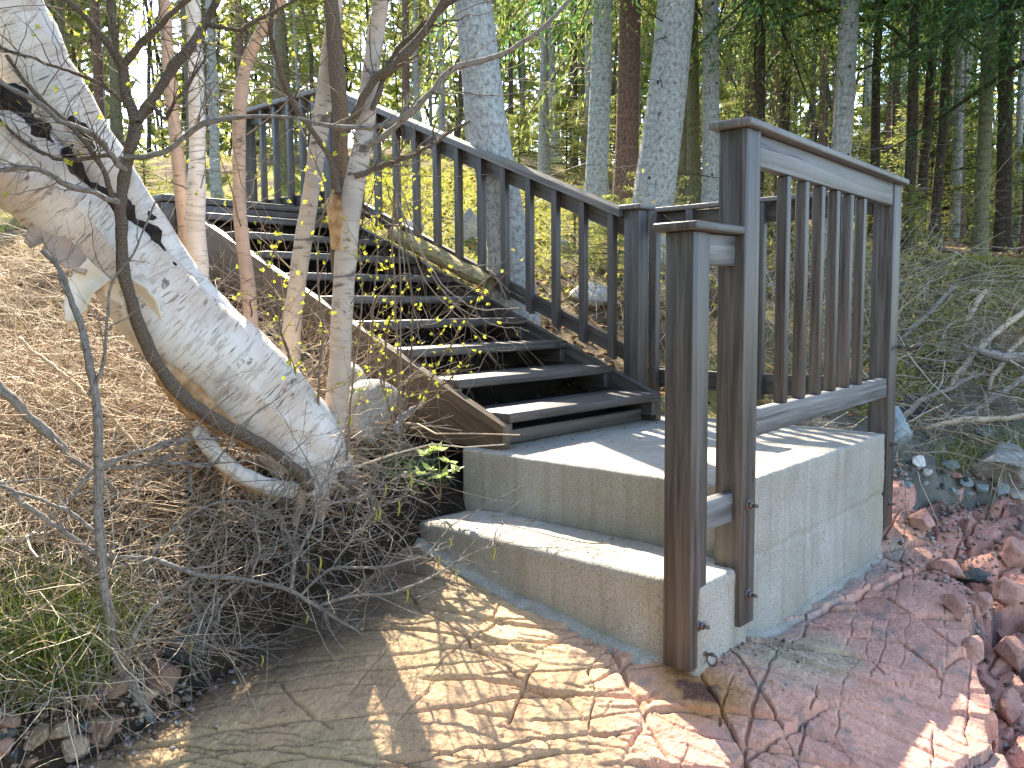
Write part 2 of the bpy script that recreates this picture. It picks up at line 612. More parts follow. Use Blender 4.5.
def leaf_mat(name, cols, trans=.5):
    t = NT(name)
    f = t.n('NewGeometry', out=8)
    c = t.ramp(f, [(i/(len(cols)-1), q) for i, q in enumerate(cols)])
    t.t.nodes.remove(t.b)
    d = t.n('BsdfDiffuse', Color=c)
    tr = t.n('BsdfTranslucent', Color=c)
    g = t.n('BsdfGlossy', Color=(.5, .5, .5), Roughness=.45)
    m = t.n('MixShader', i0=trans, i1=d, i2=tr)
    m = t.n('MixShader', i0=.05, i1=m, i2=g)
    t.t.links.new(m, t.out.inputs[0])
    return t.m


NEEDLE = leaf_mat('spruce_needles', [(.06, .11, .02), (.15, .21, .042), (.26, .31, .07), (.36, .37, .11)], .62)
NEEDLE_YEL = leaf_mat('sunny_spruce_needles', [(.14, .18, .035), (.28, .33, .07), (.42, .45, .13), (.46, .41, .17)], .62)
NEEDLE_GRN = leaf_mat('fresh_spruce_needles', [(.03, .085, .02), (.07, .16, .035), (.13, .23, .055)], .62)
BUDS = leaf_mat('young_leaves', [(.40, .44, .03), (.55, .56, .06), (.62, .55, .10)], .5)
SPROUT = leaf_mat('sprout_leaves', [(.25, .36, .08), (.42, .52, .20), (.55, .62, .32)], .45)
GRASS = leaf_mat('green_grass', [(.11, .17, .03), (.20, .27, .05), (.36, .37, .11)], .45)
GRASS_DRY = leaf_mat('dry_grass', [(.26, .20, .11), (.40, .33, .20), (.52, .45, .29)], .4)
MOSSY = leaf_mat('moss_and_low_greenery', [(.22, .25, .03), (.38, .38, .06), (.46, .40, .13), (.20, .22, .04)], .45)
DEEP = leaf_mat('shade_leaves', [(.03, .07, .02), (.06, .12, .03), (.10, .17, .05)], .4)
CATKIN = leaf_mat('catkins', [(.30, .32, .05), (.48, .46, .10)], .3)

# ================================================================== GROUND
BANK = np.array([(-60, 9), (-6, 2.2), (-2.6, 1.25), (-2.1, 1.14), (-1.75, 1.10), (-1.42, 1.12), (-1.15, 1.18), (-.8, 1.18), (-.55, 1.09), (-.3, 1.2),
                 (.2, 1.2), (1.3, 1.1), (1.5, .12), (1.75, .16), (2.0, .13), (2.35, -.18), (2.7, -.45), (4, -1.1), (8, -3), (80, -30)], float)


def bank_y(x):
    return np.interp(x, BANK[:, 0], BANK[:, 1])


def A3(u, v, d): return tuple(at(u, v, d))


soil_pts = [
    (0, 1.3, -.14), (-.05, 1.5, -.0), (-.06, 2, .17), (-.06, 2.5, .37), (-.05, 2.9, .53), (-.05, 3.3, .70), (0, 3.8, .95), (0, 4.8, 1.13),
    (.6, 1.25, -.10), (.6, 2, .20), (.6, 3, .62), (.6, 3.6, .85), (.6, 4.5, 1.0), (.6, 5.3, 1.22),
    (1.35, 1.28, .04), (1.35, 1.7, .24), (1.35, 2.2, .45), (1.35, 3, .80), (1.4, 3.7, 1.10), (1.4, 5, 1.32),
    (1.6, .6, -.12), (1.65, 1.1, .0), (1.7, .2, -.27), (2.0, .35, -.18), (.8, .6, -.6),
    A3(1020, 440, 4.5), A3(940, 455, 4.4), A3(985, 470, 4.5), A3(900, 440, 4.5), A3(960, 400, 4.75), A3(1023, 395, 4.95), A3(960, 350, 5.2),
    A3(1010, 330, 5.5), A3(960, 300, 5.8), A3(900, 300, 5.9), A3(930, 268, 6.5), A3(1000, 266, 6.4), A3(860, 340, 5.4), A3(800, 330, 5.5),
    A3(740, 320, 5.6), A3(680, 300, 5.8), A3(1100, 350, 5.6), A3(1150, 440, 4.6), A3(1150, 270, 6.6), A3(1300, 300, 6.6),
    A3(320, 478, 3.08), A3(345, 500, 3.10), A3(350, 540, 3.04), A3(290, 520, 3.0), A3(400, 480, 3.32), A3(250, 448, 3.22), A3(150, 450, 3.3), A3(50, 455, 3.15), A3(0, 520, 2.8), A3(60, 610, 2.62), A3(0, 655, 2.4), A3(90, 690, 2.38),
    A3(180, 600, 2.78), A3(250, 520, 3.0), A3(150, 520, 3.0), A3(110, 380, 4.0), A3(100, 330, 4.7), A3(20, 270, 5.6), A3(230, 350, 4.05), A3(60, 240, 7),
    A3(20, 226, 9), A3(150, 203, 8), A3(-200, 300, 5), A3(-200, 480, 2.9), A3(-400, 400, 4), A3(-300, 600, 2.5), A3(-100, 215, 9), A3(-600, 500, 3),
    A3(450, 222, 7), A3(400, 195, 7.5), A3(430, 163, 11), A3(540, 232, 7), A3(600, 275, 6), A3(620, 215, 8), A3(660, 215, 8), A3(720, 232, 8),
    A3(800, 250, 8), A3(900, 256, 8), A3(1000, 255, 8), A3(960, 240, 12), A3(430, 146, 16), A3(100, 165, 14), A3(250, 175, 10), A3(700, 182, 16),
    A3(1000, 215, 20), A3(-300, 150, 16), A3(1400, 235, 16), A3(1400, 280, 9),
    (30, 26, 5.2), (14, 40, 5.6), (42, 8, 4.0), (-14, 34, 5.2), (-25, 8, 2.0), (-14, -2, -.5), (0, -10, -2.2), (12, -12, -2.2), (-8, -10, -2.2), (26, -14, -1.0),
]
rock_pts = [
    (-.31, 1.14, -.315), (-.36, 1.2, -.27), (-.3, .44, -.435), (-.3, .1, -.485), (-.34, -.1, -.485), (-.08, -.1, -.425), (.18, 0, -.535), (.75, .02, -.53), (1.47, .03, -.53),
    (-.86, .13, -.6), (.3, .7, -.7), (1, .7, -.7),
    A3(300, 600, 3.02), A3(360, 560, 3.1), A3(230, 680, 2.56), A3(150, 735, 2.38), A3(40, 768, 2.28), A3(300, 768, 2.24), A3(720, 720, 2.38), A3(800, 768, 2.24),
    A3(900, 700, 2.62), A3(960, 760, 2.36), A3(830, 640, 2.93), A3(900, 570, 3.62), A3(930, 600, 3.3), A3(960, 545, 3.85),
    A3(905, 470, 4.0), A3(930, 490, 4.05), A3(1000, 515, 4.1), A3(1023, 560, 3.75), A3(1060, 640, 3.1), A3(1100, 768, 2.5), A3(1120, 540, 4.0),
    (1.6, .12, -.36), (2.0, .1, -.33), (-1.5, -.5, -.78), (-2.4, -1.3, -.95), (-.6, -1.2, -.85), (.6, -1.6, -1.0), (-2.4, .8, -.8),
    (-1.3, 1.3, -.75), (-.8, 1.5, -.5), (-.3, 1.6, -.45), (2.4, -1.2, -.8), (2.8, .3, -.5),
]
_soil, _rock = RBF(soil_pts), RBF(rock_pts, .2, .06)


def rock_z0(x, y): return _rock(x, y)


def soil_z(x, y):
    x, y = np.asarray(x, float), np.asarray(y, float)
    d = np.hypot(x+1, y)
    z = _soil(x, y)
    z = np.clip(z, -3, 9)
    near = 1-sstep(10, 30, d)
    z = z + near*(.05*fbm(x*1.4, y*1.4, 2) + .03*fbm(x*5, y*5, 4)) + (1-near)*.5*fbm(x*.09, y*.09, 8)
    by = bank_y(x)
    zr = rock_z0(x, y)
    inside = sstep(0.02, .16, by-y)*(np.abs(x-.2) < 3.4)*(y > -3.5)
    z = z*(1-inside) + np.minimum(z, zr-.25)*inside
    return z


def ground_pt(x, y): return np.array([x, y, float(soil_z(np.array([x]), np.array([y]))[0])])


# ---- soil sheet
Ng = 470
t = np.linspace(-1, 1, Ng)
gx, gy = .6+2.2*np.sinh(4.9*t), 2.0+2.2*np.sinh(4.9*t)
X, Y = np.meshgrid(gx, gy, indexing='ij')
X, Y = X.ravel(), Y.ravel()
Z = soil_z(X, Y)
i = (np.arange(Ng-1)[:, None]*Ng + np.arange(Ng-1)[None]).ravel()
Fq = np.stack([i, i+Ng, i+Ng+1, i+1], 1)
n1, n2, n3 = fbm(X*.9, Y*.9, 21), fbm(X*3.2, Y*3.2, 22), fbm(X*9, Y*9, 23)
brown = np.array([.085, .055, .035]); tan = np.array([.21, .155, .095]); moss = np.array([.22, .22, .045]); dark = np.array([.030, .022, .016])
col = brown + (tan-brown)*sstep(-.25, .5, n2+.5*n3)[:, None]
glade = np.exp(-(((X-3.1)*.62+(Y-5.3)*.4)**2/2.6 + ((X-3.1)*-.5+(Y-5.3)*.6)**2/3.2))
mk = np.clip(sstep(.0, .5, n1+.3*n2)*.55*sstep(3.6, 5, np.hypot(X+2.4, Y+1.3)) + 1.1*glade*sstep(-.5, .2, n2), 0, 1)
col = col + (moss-col)*mk[:, None]
grav = sstep(.75, .2, np.abs(Y-bank_y(X)-.12))*(X > 1.5)*(X < 5)*sstep(-.6, .1, n2+.3)
col = col + (np.array([.17, .165, .15])*(1+.5*n3)[:, None]-col)*(.9*grav)[:, None]
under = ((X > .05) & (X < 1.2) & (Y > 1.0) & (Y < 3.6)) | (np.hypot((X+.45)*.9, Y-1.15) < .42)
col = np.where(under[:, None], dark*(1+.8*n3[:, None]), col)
wet = sstep(.32, .05, np.abs(Y-bank_y(X)-.05))*(X < .3)
col = col + (dark-col)*(wet*.85)[:, None]
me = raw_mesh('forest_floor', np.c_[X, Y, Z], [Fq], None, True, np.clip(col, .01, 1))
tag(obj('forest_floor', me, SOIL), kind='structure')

# ---- bedrock: ledges, joints and cracks are real relief
nx, ny = 1060, 900


def uneven(lo, hi, n, c, k):
    """grid lines packed closer round c"""
    t_ = np.linspace(np.arcsinh((lo-c)/k), np.arcsinh((hi-c)/k), n)
    return c+k*np.sinh(t_)


gx = uneven(-2.35, 2.75, nx, -.5, 1.1)
gy = uneven(-1.95, 1.62, ny, .1, .9)
X, Y = np.meshgrid(gx, gy, indexing='ij')
S_, T_ = X*HR[0]+Y*HR[1], X*HF[0]+Y*HF[1]      # across the slope / up the slope
Z = rock_z0(X, Y)
pink = sstep(-.50, -.10, S_+.16*fbm(X*2.2, Y*2.2, 33)+.10)       # pale tan ledge to one side, red rock to the other


def joints(ang, sp, seed, warp, wl, along_l, pres, width, depth, step):
    """a family of roughly parallel joints at angle ang (from across-slope), cutting steps and open cracks"""
    ca, sa = math.cos(R(ang)), math.sin(R(ang))
    al, ac = S_*ca+T_*sa, -S_*sa+T_*ca
    ac = ac + warp*fbm(al/wl+seed, ac/wl, seed, 3) + .009*fbm(al*11, ac*11, seed+2, 2) + .0045*fbm(al*33, ac*33, seed+3, 3)
    c_ = ac/sp
    c_ = c_+.30*np.sin(c_*1.7+seed)+.22*np.sin(c_*.61+seed*2)
    i0 = np.floor(c_); f = c_-i0
    near = np.where(f > .5, i0+1, i0)
    d = np.minimum(f, 1-f)*sp
    mk_ = vn(al/along_l+near*7.31, near*3.7, seed+4)+.25*vn(al/along_l*3.3+near*2.1, near, seed+5)
    mk_ = sstep(pres, pres+.10, mk_)
    wv = width*(.45+1.1*(hsh(near, near*0, seed+6)))*(.6+.8*(vn(al*14, near, seed+8)+.5))
    crack = depth*mk_*np.exp(-(d/wv)**2)
    blk = i0
    amp = step*(.3+1.4*hsh(i0, i0*0+2, seed+7))*sstep(-.35, .3, vn(al/along_l*.8+i0*5.1, i0*1.7, seed+9))
    return crack, -amp*(f-.5), blk, mk_, al


k1, z1, b1, _, _ = joints(-8, .21, 1, .09, .5, .55, -.24, .0034, .036, .010)
k2, z2, b2, _, _ = joints(6, .080, 2, .05, .3, .26, -.16, .0027, .026, .0050)
k3, z3, b3, _, _ = joints(-14, .036, 3, .025, .2, .14, -.04, .0023, .016, .0022)
k4, z4, b4, _, _ = joints(66, .16, 4, .10, .35, .16, .04, .0024, .020, .007)
k5, z5, b5, _, _ = joints(132, .33, 5, .10, .4, .3, .02, .0028, .026, .006)
rough_ = .2+.8*sstep(-.25, .25, fbm(X*2.1, Y*2.1, 36))
led = z1+z2*(.35+.9*rough_)+z3*rough_+z4*rough_*.6
crk = np.maximum.reduce([k1, k2*(.3+rough_), k3*rough_, k4*(.3+rough_), k5])
q1, y1_, c1, _, _ = joints(38, .27, 11, .035, .7, .9, -.30, .0039, .050, .022)
q2, y2_, c2, _, _ = joints(103, .22, 12, .04, .6, .55, -.22, .0037, .046, .019)
q3, y3_, c3_, _, _ = joints(-6, .13, 13, .035, .5, .42, -.20, .0027, .028, .013)
q4, y4_, _, _, _ = joints(62, .085, 14, .03, .3, .22, -.10, .0024, .018, .007)
q5, y5_, _, _, _ = joints(-30, .050, 15, .02, .2, .15, -.02, .0028, .013, .004)
c3 = hsh(c1*1.0, c2*1.0+c3_*17, 16)
c4 = hsh(c2*3.0, c3_, 17)
shat = .25+.75*sstep(-.1, .3, fbm(X*1.8, Y*1.8, 43)+.35*np.exp(-((X+.3)**2+(Y+.45)**2)/.10))
slab = y1_+y2_+y3_*(.4+.8*shat)+y4_*shat+y5_*shat + (c3-.5)*.022
cr2 = np.maximum.reduce([q1, q2, q3*(.45+.6*shat), q4*(.2+shat), q5*shat])
Z = Z + (led-crk)*(1-pink) + (slab-cr2)*pink
cid = hsh(b1, b4, 8)
m4 = shat
a = R(33)
rS, rT = S_*math.cos(a)+T_*math.sin(a), -S_*math.sin(a)+T_*math.cos(a)
# broken ground beyond the slab's edge
EDGE = np.array([(3.2, .9), (1.95, .2), (1.633, .0), (1.357, -.305), (.9, -.47), (.487, -.615), (-.04, -.80), (-.9, -1.4)], float)
dm = np.full(X.shape, 9.0); sg = np.zeros(X.shape)
for (x0, y0), (x1, y1) in zip(EDGE[:-1], EDGE[1:]):
    L2 = (x1-x0)**2+(y1-y0)**2
    q = np.clip(((X-x0)*(x1-x0)+(Y-y0)*(y1-y0))/L2, 0, 1)
    d = np.hypot(X-x0-q*(x1-x0), Y-y0-q*(y1-y0))
    s_ = (x1-x0)*(Y-y0)-(y1-y0)*(X-x0)
    sg = np.where(d < dm, s_, sg); dm = np.minimum(dm, d)
out = np.where(sg > 0, dm, -dm) + .05*fbm(X*5, Y*5, 45) + .05*(c4-.5)
gul = sstep(.0, .035, out)
p1, p2, c6, ex, ey = cells(rS/.19, rT/.16, 7)
rub = (c6-.5)*.17 + ex*.06 - ey*.05 - .05*np.exp(-((p2-p1)/.10)**2)
Z = Z + gul*(rub*.9 - .10*np.exp(-(out/.28)**2))
Z = Z + .008*fbm(X*4, Y*4, 46) + .0016*np.abs(fbm(X*13, Y*13, 49)) + .0020*fbm(X*28, Y*28, 47) + .0026*vn(X*90, Y*90, 48)
# colour of the stone itself
nA, nB, nC = fbm(X*2, Y*2, 51), fbm(X*7, Y*7, 52), fbm(X*23, Y*23, 53)
ctan = np.array([.54, .37, .20]); cpk = np.array([.65, .335, .25]); cgr = np.array([.21, .20, .19]); cwine = np.array([.30, .15, .125])
c = ctan + (cpk-ctan)*pink[..., None]
c = c*(1+.16*(cid-.5)*(1-pink)+.20*(c3-.5)*pink+.16*(c4-.5)*pink*m4+.35*nB*.5)[..., None]
c = c + (np.array([.50, .27, .17])-c)*(.45*sstep(.0, .35, nA)*(1-pink))[..., None]
c = c + (np.array([.40, .235, .16])-c)*(.5*sstep(.0, .4, nB+.4*nA)*pink)[..., None]
c = c + (cgr-c)*(.55*sstep(.22, .45, nC*.7+nB*.7)*pink)[..., None]
c = c + (cwine-c)*(gul*.55*sstep(-.3, .4, nA+nB))[..., None]
c = c + (np.array([.06, .062, .07])-c)*(.8*sstep(.2, .5, nB+.6*nA+.35*np.exp(-(((X-1.35)+.0)**2+(Y+.35)**2)/.06))*gul*.8)[..., None]
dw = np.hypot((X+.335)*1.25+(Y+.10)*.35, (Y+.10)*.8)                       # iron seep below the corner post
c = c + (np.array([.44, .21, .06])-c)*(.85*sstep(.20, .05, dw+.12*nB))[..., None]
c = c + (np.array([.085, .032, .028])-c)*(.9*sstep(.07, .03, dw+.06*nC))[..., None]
lime = np.hypot((X-.10)*.8, (Y+.17)*1.5)
c = c + (np.array([.44, .39, .27])-c)*(.75*sstep(.34, .1, lime+.12*nB))[..., None]
seam = sstep(.075, .0, np.abs(Y+.02)+.03*nB)*(X > .1)*(X < 1.5)
c = c + (np.array([.43, .40, .35])-c)*(.6*seam)[..., None]
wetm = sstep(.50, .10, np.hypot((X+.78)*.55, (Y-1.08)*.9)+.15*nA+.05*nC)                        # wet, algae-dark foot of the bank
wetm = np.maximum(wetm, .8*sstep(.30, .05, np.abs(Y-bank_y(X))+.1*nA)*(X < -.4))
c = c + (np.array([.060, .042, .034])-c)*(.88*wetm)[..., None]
i = (np.arange(nx-1)[:, None]*ny + np.arange(ny-1)[None]).ravel()
Fq = np.stack([i, i+ny, i+ny+1, i+1], 1)
keep = ~((X > .03) & (X < 1.42) & (Y > .05) & (Y < 1.15)).ravel()
Fq = Fq[keep[Fq].all(1)]
ROCKX, ROCKY, ROCKZ = gx, gy, Z
me = raw_mesh('bedrock', np.c_[X.ravel(), Y.ravel(), Z.ravel()], [Fq], None, False, np.clip(c.reshape(-1, 3), .01, 1))
tag(obj('bedrock', me, ROCK), kind='structure')


def rock_z(x, y):
    a = np.clip(np.searchsorted(ROCKX, x), 1, nx-1)
    b = np.clip(np.searchsorted(ROCKY, y), 1, ny-1)
    return ROCKZ[a, b]


def top_z(x, y):
    """visible ground height: soil or bedrock, whichever is higher"""
    x, y = np.asarray(x, float), np.asarray(y, float)
    z = soil_z(x, y)
    ins = (x > -2.3) & (x < 2.7) & (y > -1.9) & (y < 1.6)
    return np.where(ins, np.maximum(z, rock_z(x, y)), z)


def ray_ground(u, v):
    """the ground seen at a picture point"""
    ds = np.linspace(1.6, 14, 900)
    P = CAM[None]+ds[:, None]*(FW+RT*(u-512)/FOC-UP*(v-384)/FOC)[None]
    below = P[:, 2] < top_z(P[:, 0], P[:, 1])
    return P[int(np.argmax(below))] if below.any() else P[-1]


# ================================================================== CONCRETE
def rough_box(x0, x1, y0, y1, z0, z1, res, b, amp, warp=None):
    lo, hi = np.array([x0, y0, z0]), np.array([x1, y1, z1])
    V, F, n = [], [], 0
    for ax in range(3):
        o = [k for k in range(3) if k != ax]
        for sd in (0, 1):
            m = [max(2, int((hi[k]-lo[k])/res)+1) for k in o]
            A, B = np.meshgrid(np.linspace(lo[o[0]], hi[o[0]], m[0]), np.linspace(lo[o[1]], hi[o[1]], m[1]), indexing='ij')
            P = np.zeros((A.size, 3))
            P[:, o[0]], P[:, o[1]], P[:, ax] = A.ravel(), B.ravel(), (hi if sd else lo)[ax]
            i = (np.arange(m[0]-1)[:, None]*m[1] + np.arange(m[1]-1)[None]).ravel()
            f = np.stack([i, i+m[1], i+m[1]+1, i+1], 1)
            if (sd == 0) ^ (ax == 1): f = f[:, ::-1]
            V.append(P); F.append(f+n); n += len(P)
    P = np.concatenate(V)
    inner = np.clip(P, lo+b, hi-b)
    d = P-inner
    L = np.linalg.norm(d, axis=1, keepdims=True)
    P = inner + d/np.maximum(L, 1e-9)*b
    nrm = d/np.maximum(L, 1e-9)
    k = fbm(P[:, 0]*9+P[:, 2]*7, P[:, 1]*9+P[:, 2]*5, 61)+.6*fbm(P[:, 0]*40+P[:, 2]*31, P[:, 1]*40-P[:, 2]*27, 62, 2)
    P = P + nrm*(amp*k)[:, None]
    if warp: P = warp(P)
    return P, np.concatenate(F)


def merge(me, d=1e-4):
    import bmesh
    bm = bmesh.new(); bm.from_mesh(me)
    bmesh.ops.remove_doubles(bm, verts=bm.verts, dist=d)
    bm.to_mesh(me); bm.free()
    return me


pad = empty('concrete_landing', (0, 0, -.5), 'pale stained concrete landing block with a lower step along its front, bedded on red rock', 'concrete steps')


def w1(P):
    P = P.copy()
    P[:, 1] += .0266*P[:, 0]*(1-P[:, 1]/1.19)
    lift = (np.abs(P[:, 1]-.0266*P[:, 0]) < .02) & (np.abs(P[:, 2]+.262+.004*vn(P[:, 0]*6, P[:, 0]*0, 3)) < .0065)
    P[lift, 1] += .007                                             # board line left by the formwork
    return P


V, F = rough_box(0, 1.4534, 0, 1.1856, -.8, 0, .012, .011, .0032, w1)
obj('upper_block', merge(raw_mesh('upper_block', V, [F], None, True)), CONC, pad)


def w2(P):
    P = P.copy()
    e = sstep(1.0, 1.165, P[:, 1])
    P[:, 0] += e*e*.03*(P[:, 0] < -.1)
    P[:, 2] -= (e**2)*.02*(P[:, 2] > -.5)
    return P


V, F = rough_box(-.296, .004, -.066, 1.168, -.8, -.227, .016, .016, .005, w2)
obj('lower_step', merge(raw_mesh('lower_step', V, [F], None, True)), CONC, pad)
# rough mortar footing squeezed out along the foot of the step and the block
g = G()
for (xa, ya), (xb, yb), side, wid in (((-.296, 1.15), (-.296, .05), (-1, 0), .045), ((.03, 0), (1.44, .035), (0, -1), .028)):
    n = 150
    q = np.linspace(0, 1, n)
    px, py = xa+(xb-xa)*q, ya+(yb-ya)*q
    base_z = np.convolve(np.pad(rock_z(px+side[0]*wid*.8, py+side[1]*wid*.8), 12, 'edge'), np.ones(25)/25, 'valid')+.006
    wv = wid*(.85+.5*fbm(q*14, q*0+xa, 71))*sstep(0, .05, q)*sstep(1, .95, q)
    wv = np.maximum(wv, .002)
    rows = []
    for f_, up_ in ((-.4, .016), (.15, .013), (.6, .006), (1.0, -.006), (1.25, -.10)):
        xx, yy = px+side[0]*wv*f_, py+side[1]*wv*f_
        rows.append(np.c_[xx, yy, base_z+up_+.004*fbm(q*22, q*0+up_*90, 73)])
    P = np.stack(rows, 1).reshape(-1, 3)
    m = len(rows)
    i = (np.arange(n-1)[:, None]*m+np.arange(m-1)[None]).ravel()
    g.add(P, np.stack([i, i+1, i+m+1, i+m], 1))
g.build('mortar_footing', CONC, pad)

# ================================================================== TIMBER
SL = .4207                                                   # slope of the flight
RUN, RISE = .2838, .1194
st = empty('staircase', (.63, 1.0, 0), 'dark wooden staircase with open risers and brown side board, climbing from the concrete block', 'staircase')


def zl(y): return .0958+SL*(y-1.008)


def zbot(y): return max(.003, .58+SL*(y-2.875))


yb0 = 2.875+(.003-.58)/SL
g = G().prism([(1.009, .003), (yb0, .003), (3.62, zbot(3.62)), (3.62, zl(3.62)), (1.009, zl(1.009))], 0, .055, .0951, ul=3)
obj('stringer', g.mesh('stringer'), BROWN, st, .004)
g = G().prism([(1.03, .003), (yb0, .003), (3.62, zbot(3.62)), (3.62, zl(3.62)+.02), (1.03, zl(1.03)+.022)], 0, 1.1734, 1.2134, ul=3)
obj('stringer', g.mesh('stringer'), WOOD, st, .004)
for k in range(10):
    y, z = 1.008+k*RUN, .1428+k*RISE
    x0 = .0965
    g = G().beam((x0, y+.137, z-.02), (1.172, y+.137, z-.02), .272, .04, (0, 0, 1))
    if k == 9: continue
    obj('tread', g.mesh('tread'), WOOD, st, .006)
    for xa in (.0965, 1.1345):
        c = G().box(xa, xa+.0375, y+.022, y+.235, z-.112, z-.0415)
        obj('cleat', c.mesh('cleat'), WOOD, st, .003)
obj('kick_board', G().box(.136, 1.133, 1.085, 1.122, .004, .062).mesh('kick_board'), WOOD, st, .004)
g = G()
for k in range(11):                                            # platform planks, run along the front edge
    y = 3.5622+k*.143
    g.beam((-.02, y+.069, 1.2174-.02), (1.262, y+.069, 1.2174-.02), .137, .04, (0, 0, 1))
obj('platform_deck', g.mesh('platform_deck'), WOOD, st, .005)
obj('fascia', G().box(-.012, 1.19, 3.575, 3.613, 1.03, 1.175).mesh('fascia'), WOOD, st, .004)
obj('side_joist', G().box(-.018, .022, 3.616, 5.12, 1.0, 1.175).mesh('side_joist'), WOOD, st, .004)
for xx, yy in ((.02, 5.05), (1.0, 5.05), (.02, 3.72)):
    gz = ground_pt(xx, yy)[2]
    obj('support_post', G().box(xx+.03, xx+.12, yy-.09, yy, gz-.15, 1.172).mesh('support_post'), WOOD, st, .004)


def bolt(parent, x, y, z, r=.011, ln=.03):
    """washer, nut and stub of rod standing out of a face that looks towards -y"""
    g = G()
    g.tubes([[x, y+.001, z], [x, y-.003, z]], [[r*1.55, r*1.55]], 14, True)
    g.tubes([[x, y-.003, z], [x, y-.014, z]], [[r, r]], 6, True)
    g.tubes([[x, y-.014, z], [x, y-.014-ln*.55, z]], [[r*.5, r*.5]], 10, True)
    return g.build('bolt', IRON, parent)


PW = .089
gr = empty('guard_rail', (0, -.05, -.4), 'weathered grey railing panel on bolted posts with a shorter capped post at its front', 'railing')
x1, y1 = -.3354, -.0622
o = obj('post', G().box(x1, x1+PW, y1, y1+PW, -.468, .763).mesh('post'), GREY, gr, .004)
bolt(o, x1+.052, y1, -.344); bolt(o, x1+.07, y1, -.43, .007, .06)
th = np.linspace(0, 2*np.pi, 26)
G().tubes(np.c_[x1+.075+.0*th, y1-.028-.016*np.cos(th), -.445+.018*np.sin(th)], np.full(26, .0032), 6).build('ring', IRON, o)
x2, y2 = -.0826, -.0824
o = obj('post', G().box(x2, x2+PW, y2, y2+PW, -.405, 1.0685).mesh('post'), GREY, gr, .004)
bolt(o, x2+.043, y2, -.036); bolt(o, x2+.047, y2, -.312)
x4, y4 = 1.4575, .0325
o = obj('post', G().box(x4, x4+PW, y4, y4+PW, -.42, 1.0685).mesh('post'), GREY, gr, .004)
bolt(o, x4+.045, y4, -.051, .010); bolt(o, x4+.03, y4, -.315, .010)
# eye bolt that once carried a rope, on the far post
G().tubes([[x4+PW-.02, y4-.004, .372], [x4+PW-.012, y4-.05, .372]], [[.006, .006]], 8, True).build('eye_bolt', IRON, o)
G().tubes(np.c_[x4+PW-.01+.022*np.cos(th), y4-.072-.022*np.sin(th), .372+.012*np.sin(th)], np.full(26, .008), 7).build('ring', IRON, o)
# cap boards
obj('cap_board', G().box(x1-.02, x2-.002, y1-.0205, y1+PW+.03, .763, .7875).mesh('cap_board'), GREY, gr, .005)
pa = np.array([x2-.0205, (y2+PW/2), 1.0807]); pb = np.array([x4+PW+.022, (y4+PW/2), 1.0807])
obj('cap_board', G().beam(pa, pb, .132, .0242).mesh('cap_board'), CAPW, gr, .005)
pd = (pb-pa)/np.linalg.norm(pb-pa)


def pl(x, off, z):                                              # a point along the panel, off = towards the pad
    q = pa+pd*((x-pa[0])/pd[0])
    return np.array([q[0]-pd[1]*off, q[1]+pd[0]*off, z])


obj('top_rail', G().beam(pl(x2+PW+.002, -.015, 1.019), pl(x4-.003, -.012, 1.022), .038, .094).mesh('top_rail'), RAILW, gr, .003)
obj('bottom_rail', G().beam(pl(x2+PW+.002, -.012, .199), pl(x4-.003, -.009, .199), .038, .082).mesh('bottom_rail'), RAILW, gr, .003)
for xb in (.268, .431, .590, .748, .906, 1.065):
    c = pl(xb+.019, -.012, 0)
    obj('baluster', G().beam(c+(0, 0, .2405), c+(0, 0, .9715), .036, .036, pd).mesh('baluster'), GREY, gr, .003)
obj('short_rail', G().box(x1+PW-.04, x2-.002, -.052, -.014, .675, .7605).mesh('short_rail'), RAILW, gr, .003)
obj('short_rail', G().box(x1+PW+.001, x2-.002, -.055, -.017, -.082, .003).mesh('short_rail'), RAILW, gr, .003)

br = empty('back_railing', (1.47, .7, 0), 'dark wooden railing along the back edge of the concrete block, seen through the grey panel', 'railing')
obj('cap_board', G().box(1.428, 1.552, .125, 1.275, 1.0355, 1.0595).mesh('cap_board'), CAPW, br, .005)
obj('top_rail', G().box(1.462, 1.50, .125, 1.25, .948, 1.034).mesh('top_rail'), WOOD, br, .003)
obj('bottom_rail', G().box(1.462, 1.50, .125, 1.25, .135, .231).mesh('bottom_rail'), WOOD, br, .003)
for yb in (1.03, .838, .646, .454, .262):
    obj('baluster', G().box(1.424, 1.460, yb-.036, yb, .11, 1.034).mesh('baluster'), WOOD, br, .003)
obj('post', G().box(1.415, 1.46, 1.195, 1.24, -.05, 1.034).mesh('post'), WOOD, br, .003)

sr = empty('stair_railing', (1.25, 1.2, .1), 'dark wooden railing sloping down beside the staircase to a capped newel post', 'railing')
x3, y3 = 1.215, 1.1648
obj('newel_post', G().box(x3, x3+PW, y3, y3+PW, -.03, 1.0335).mesh('newel_post'), WOOD, sr, .004)
obj('newel_cap', G().box(x3-.0205, x3+PW+.03, y3-.0205, y3+PW+.022, 1.0335, 1.0578).mesh('newel_cap'), CAPW, sr, .005)


def zc(y): return .995+SL*(y-1.165)


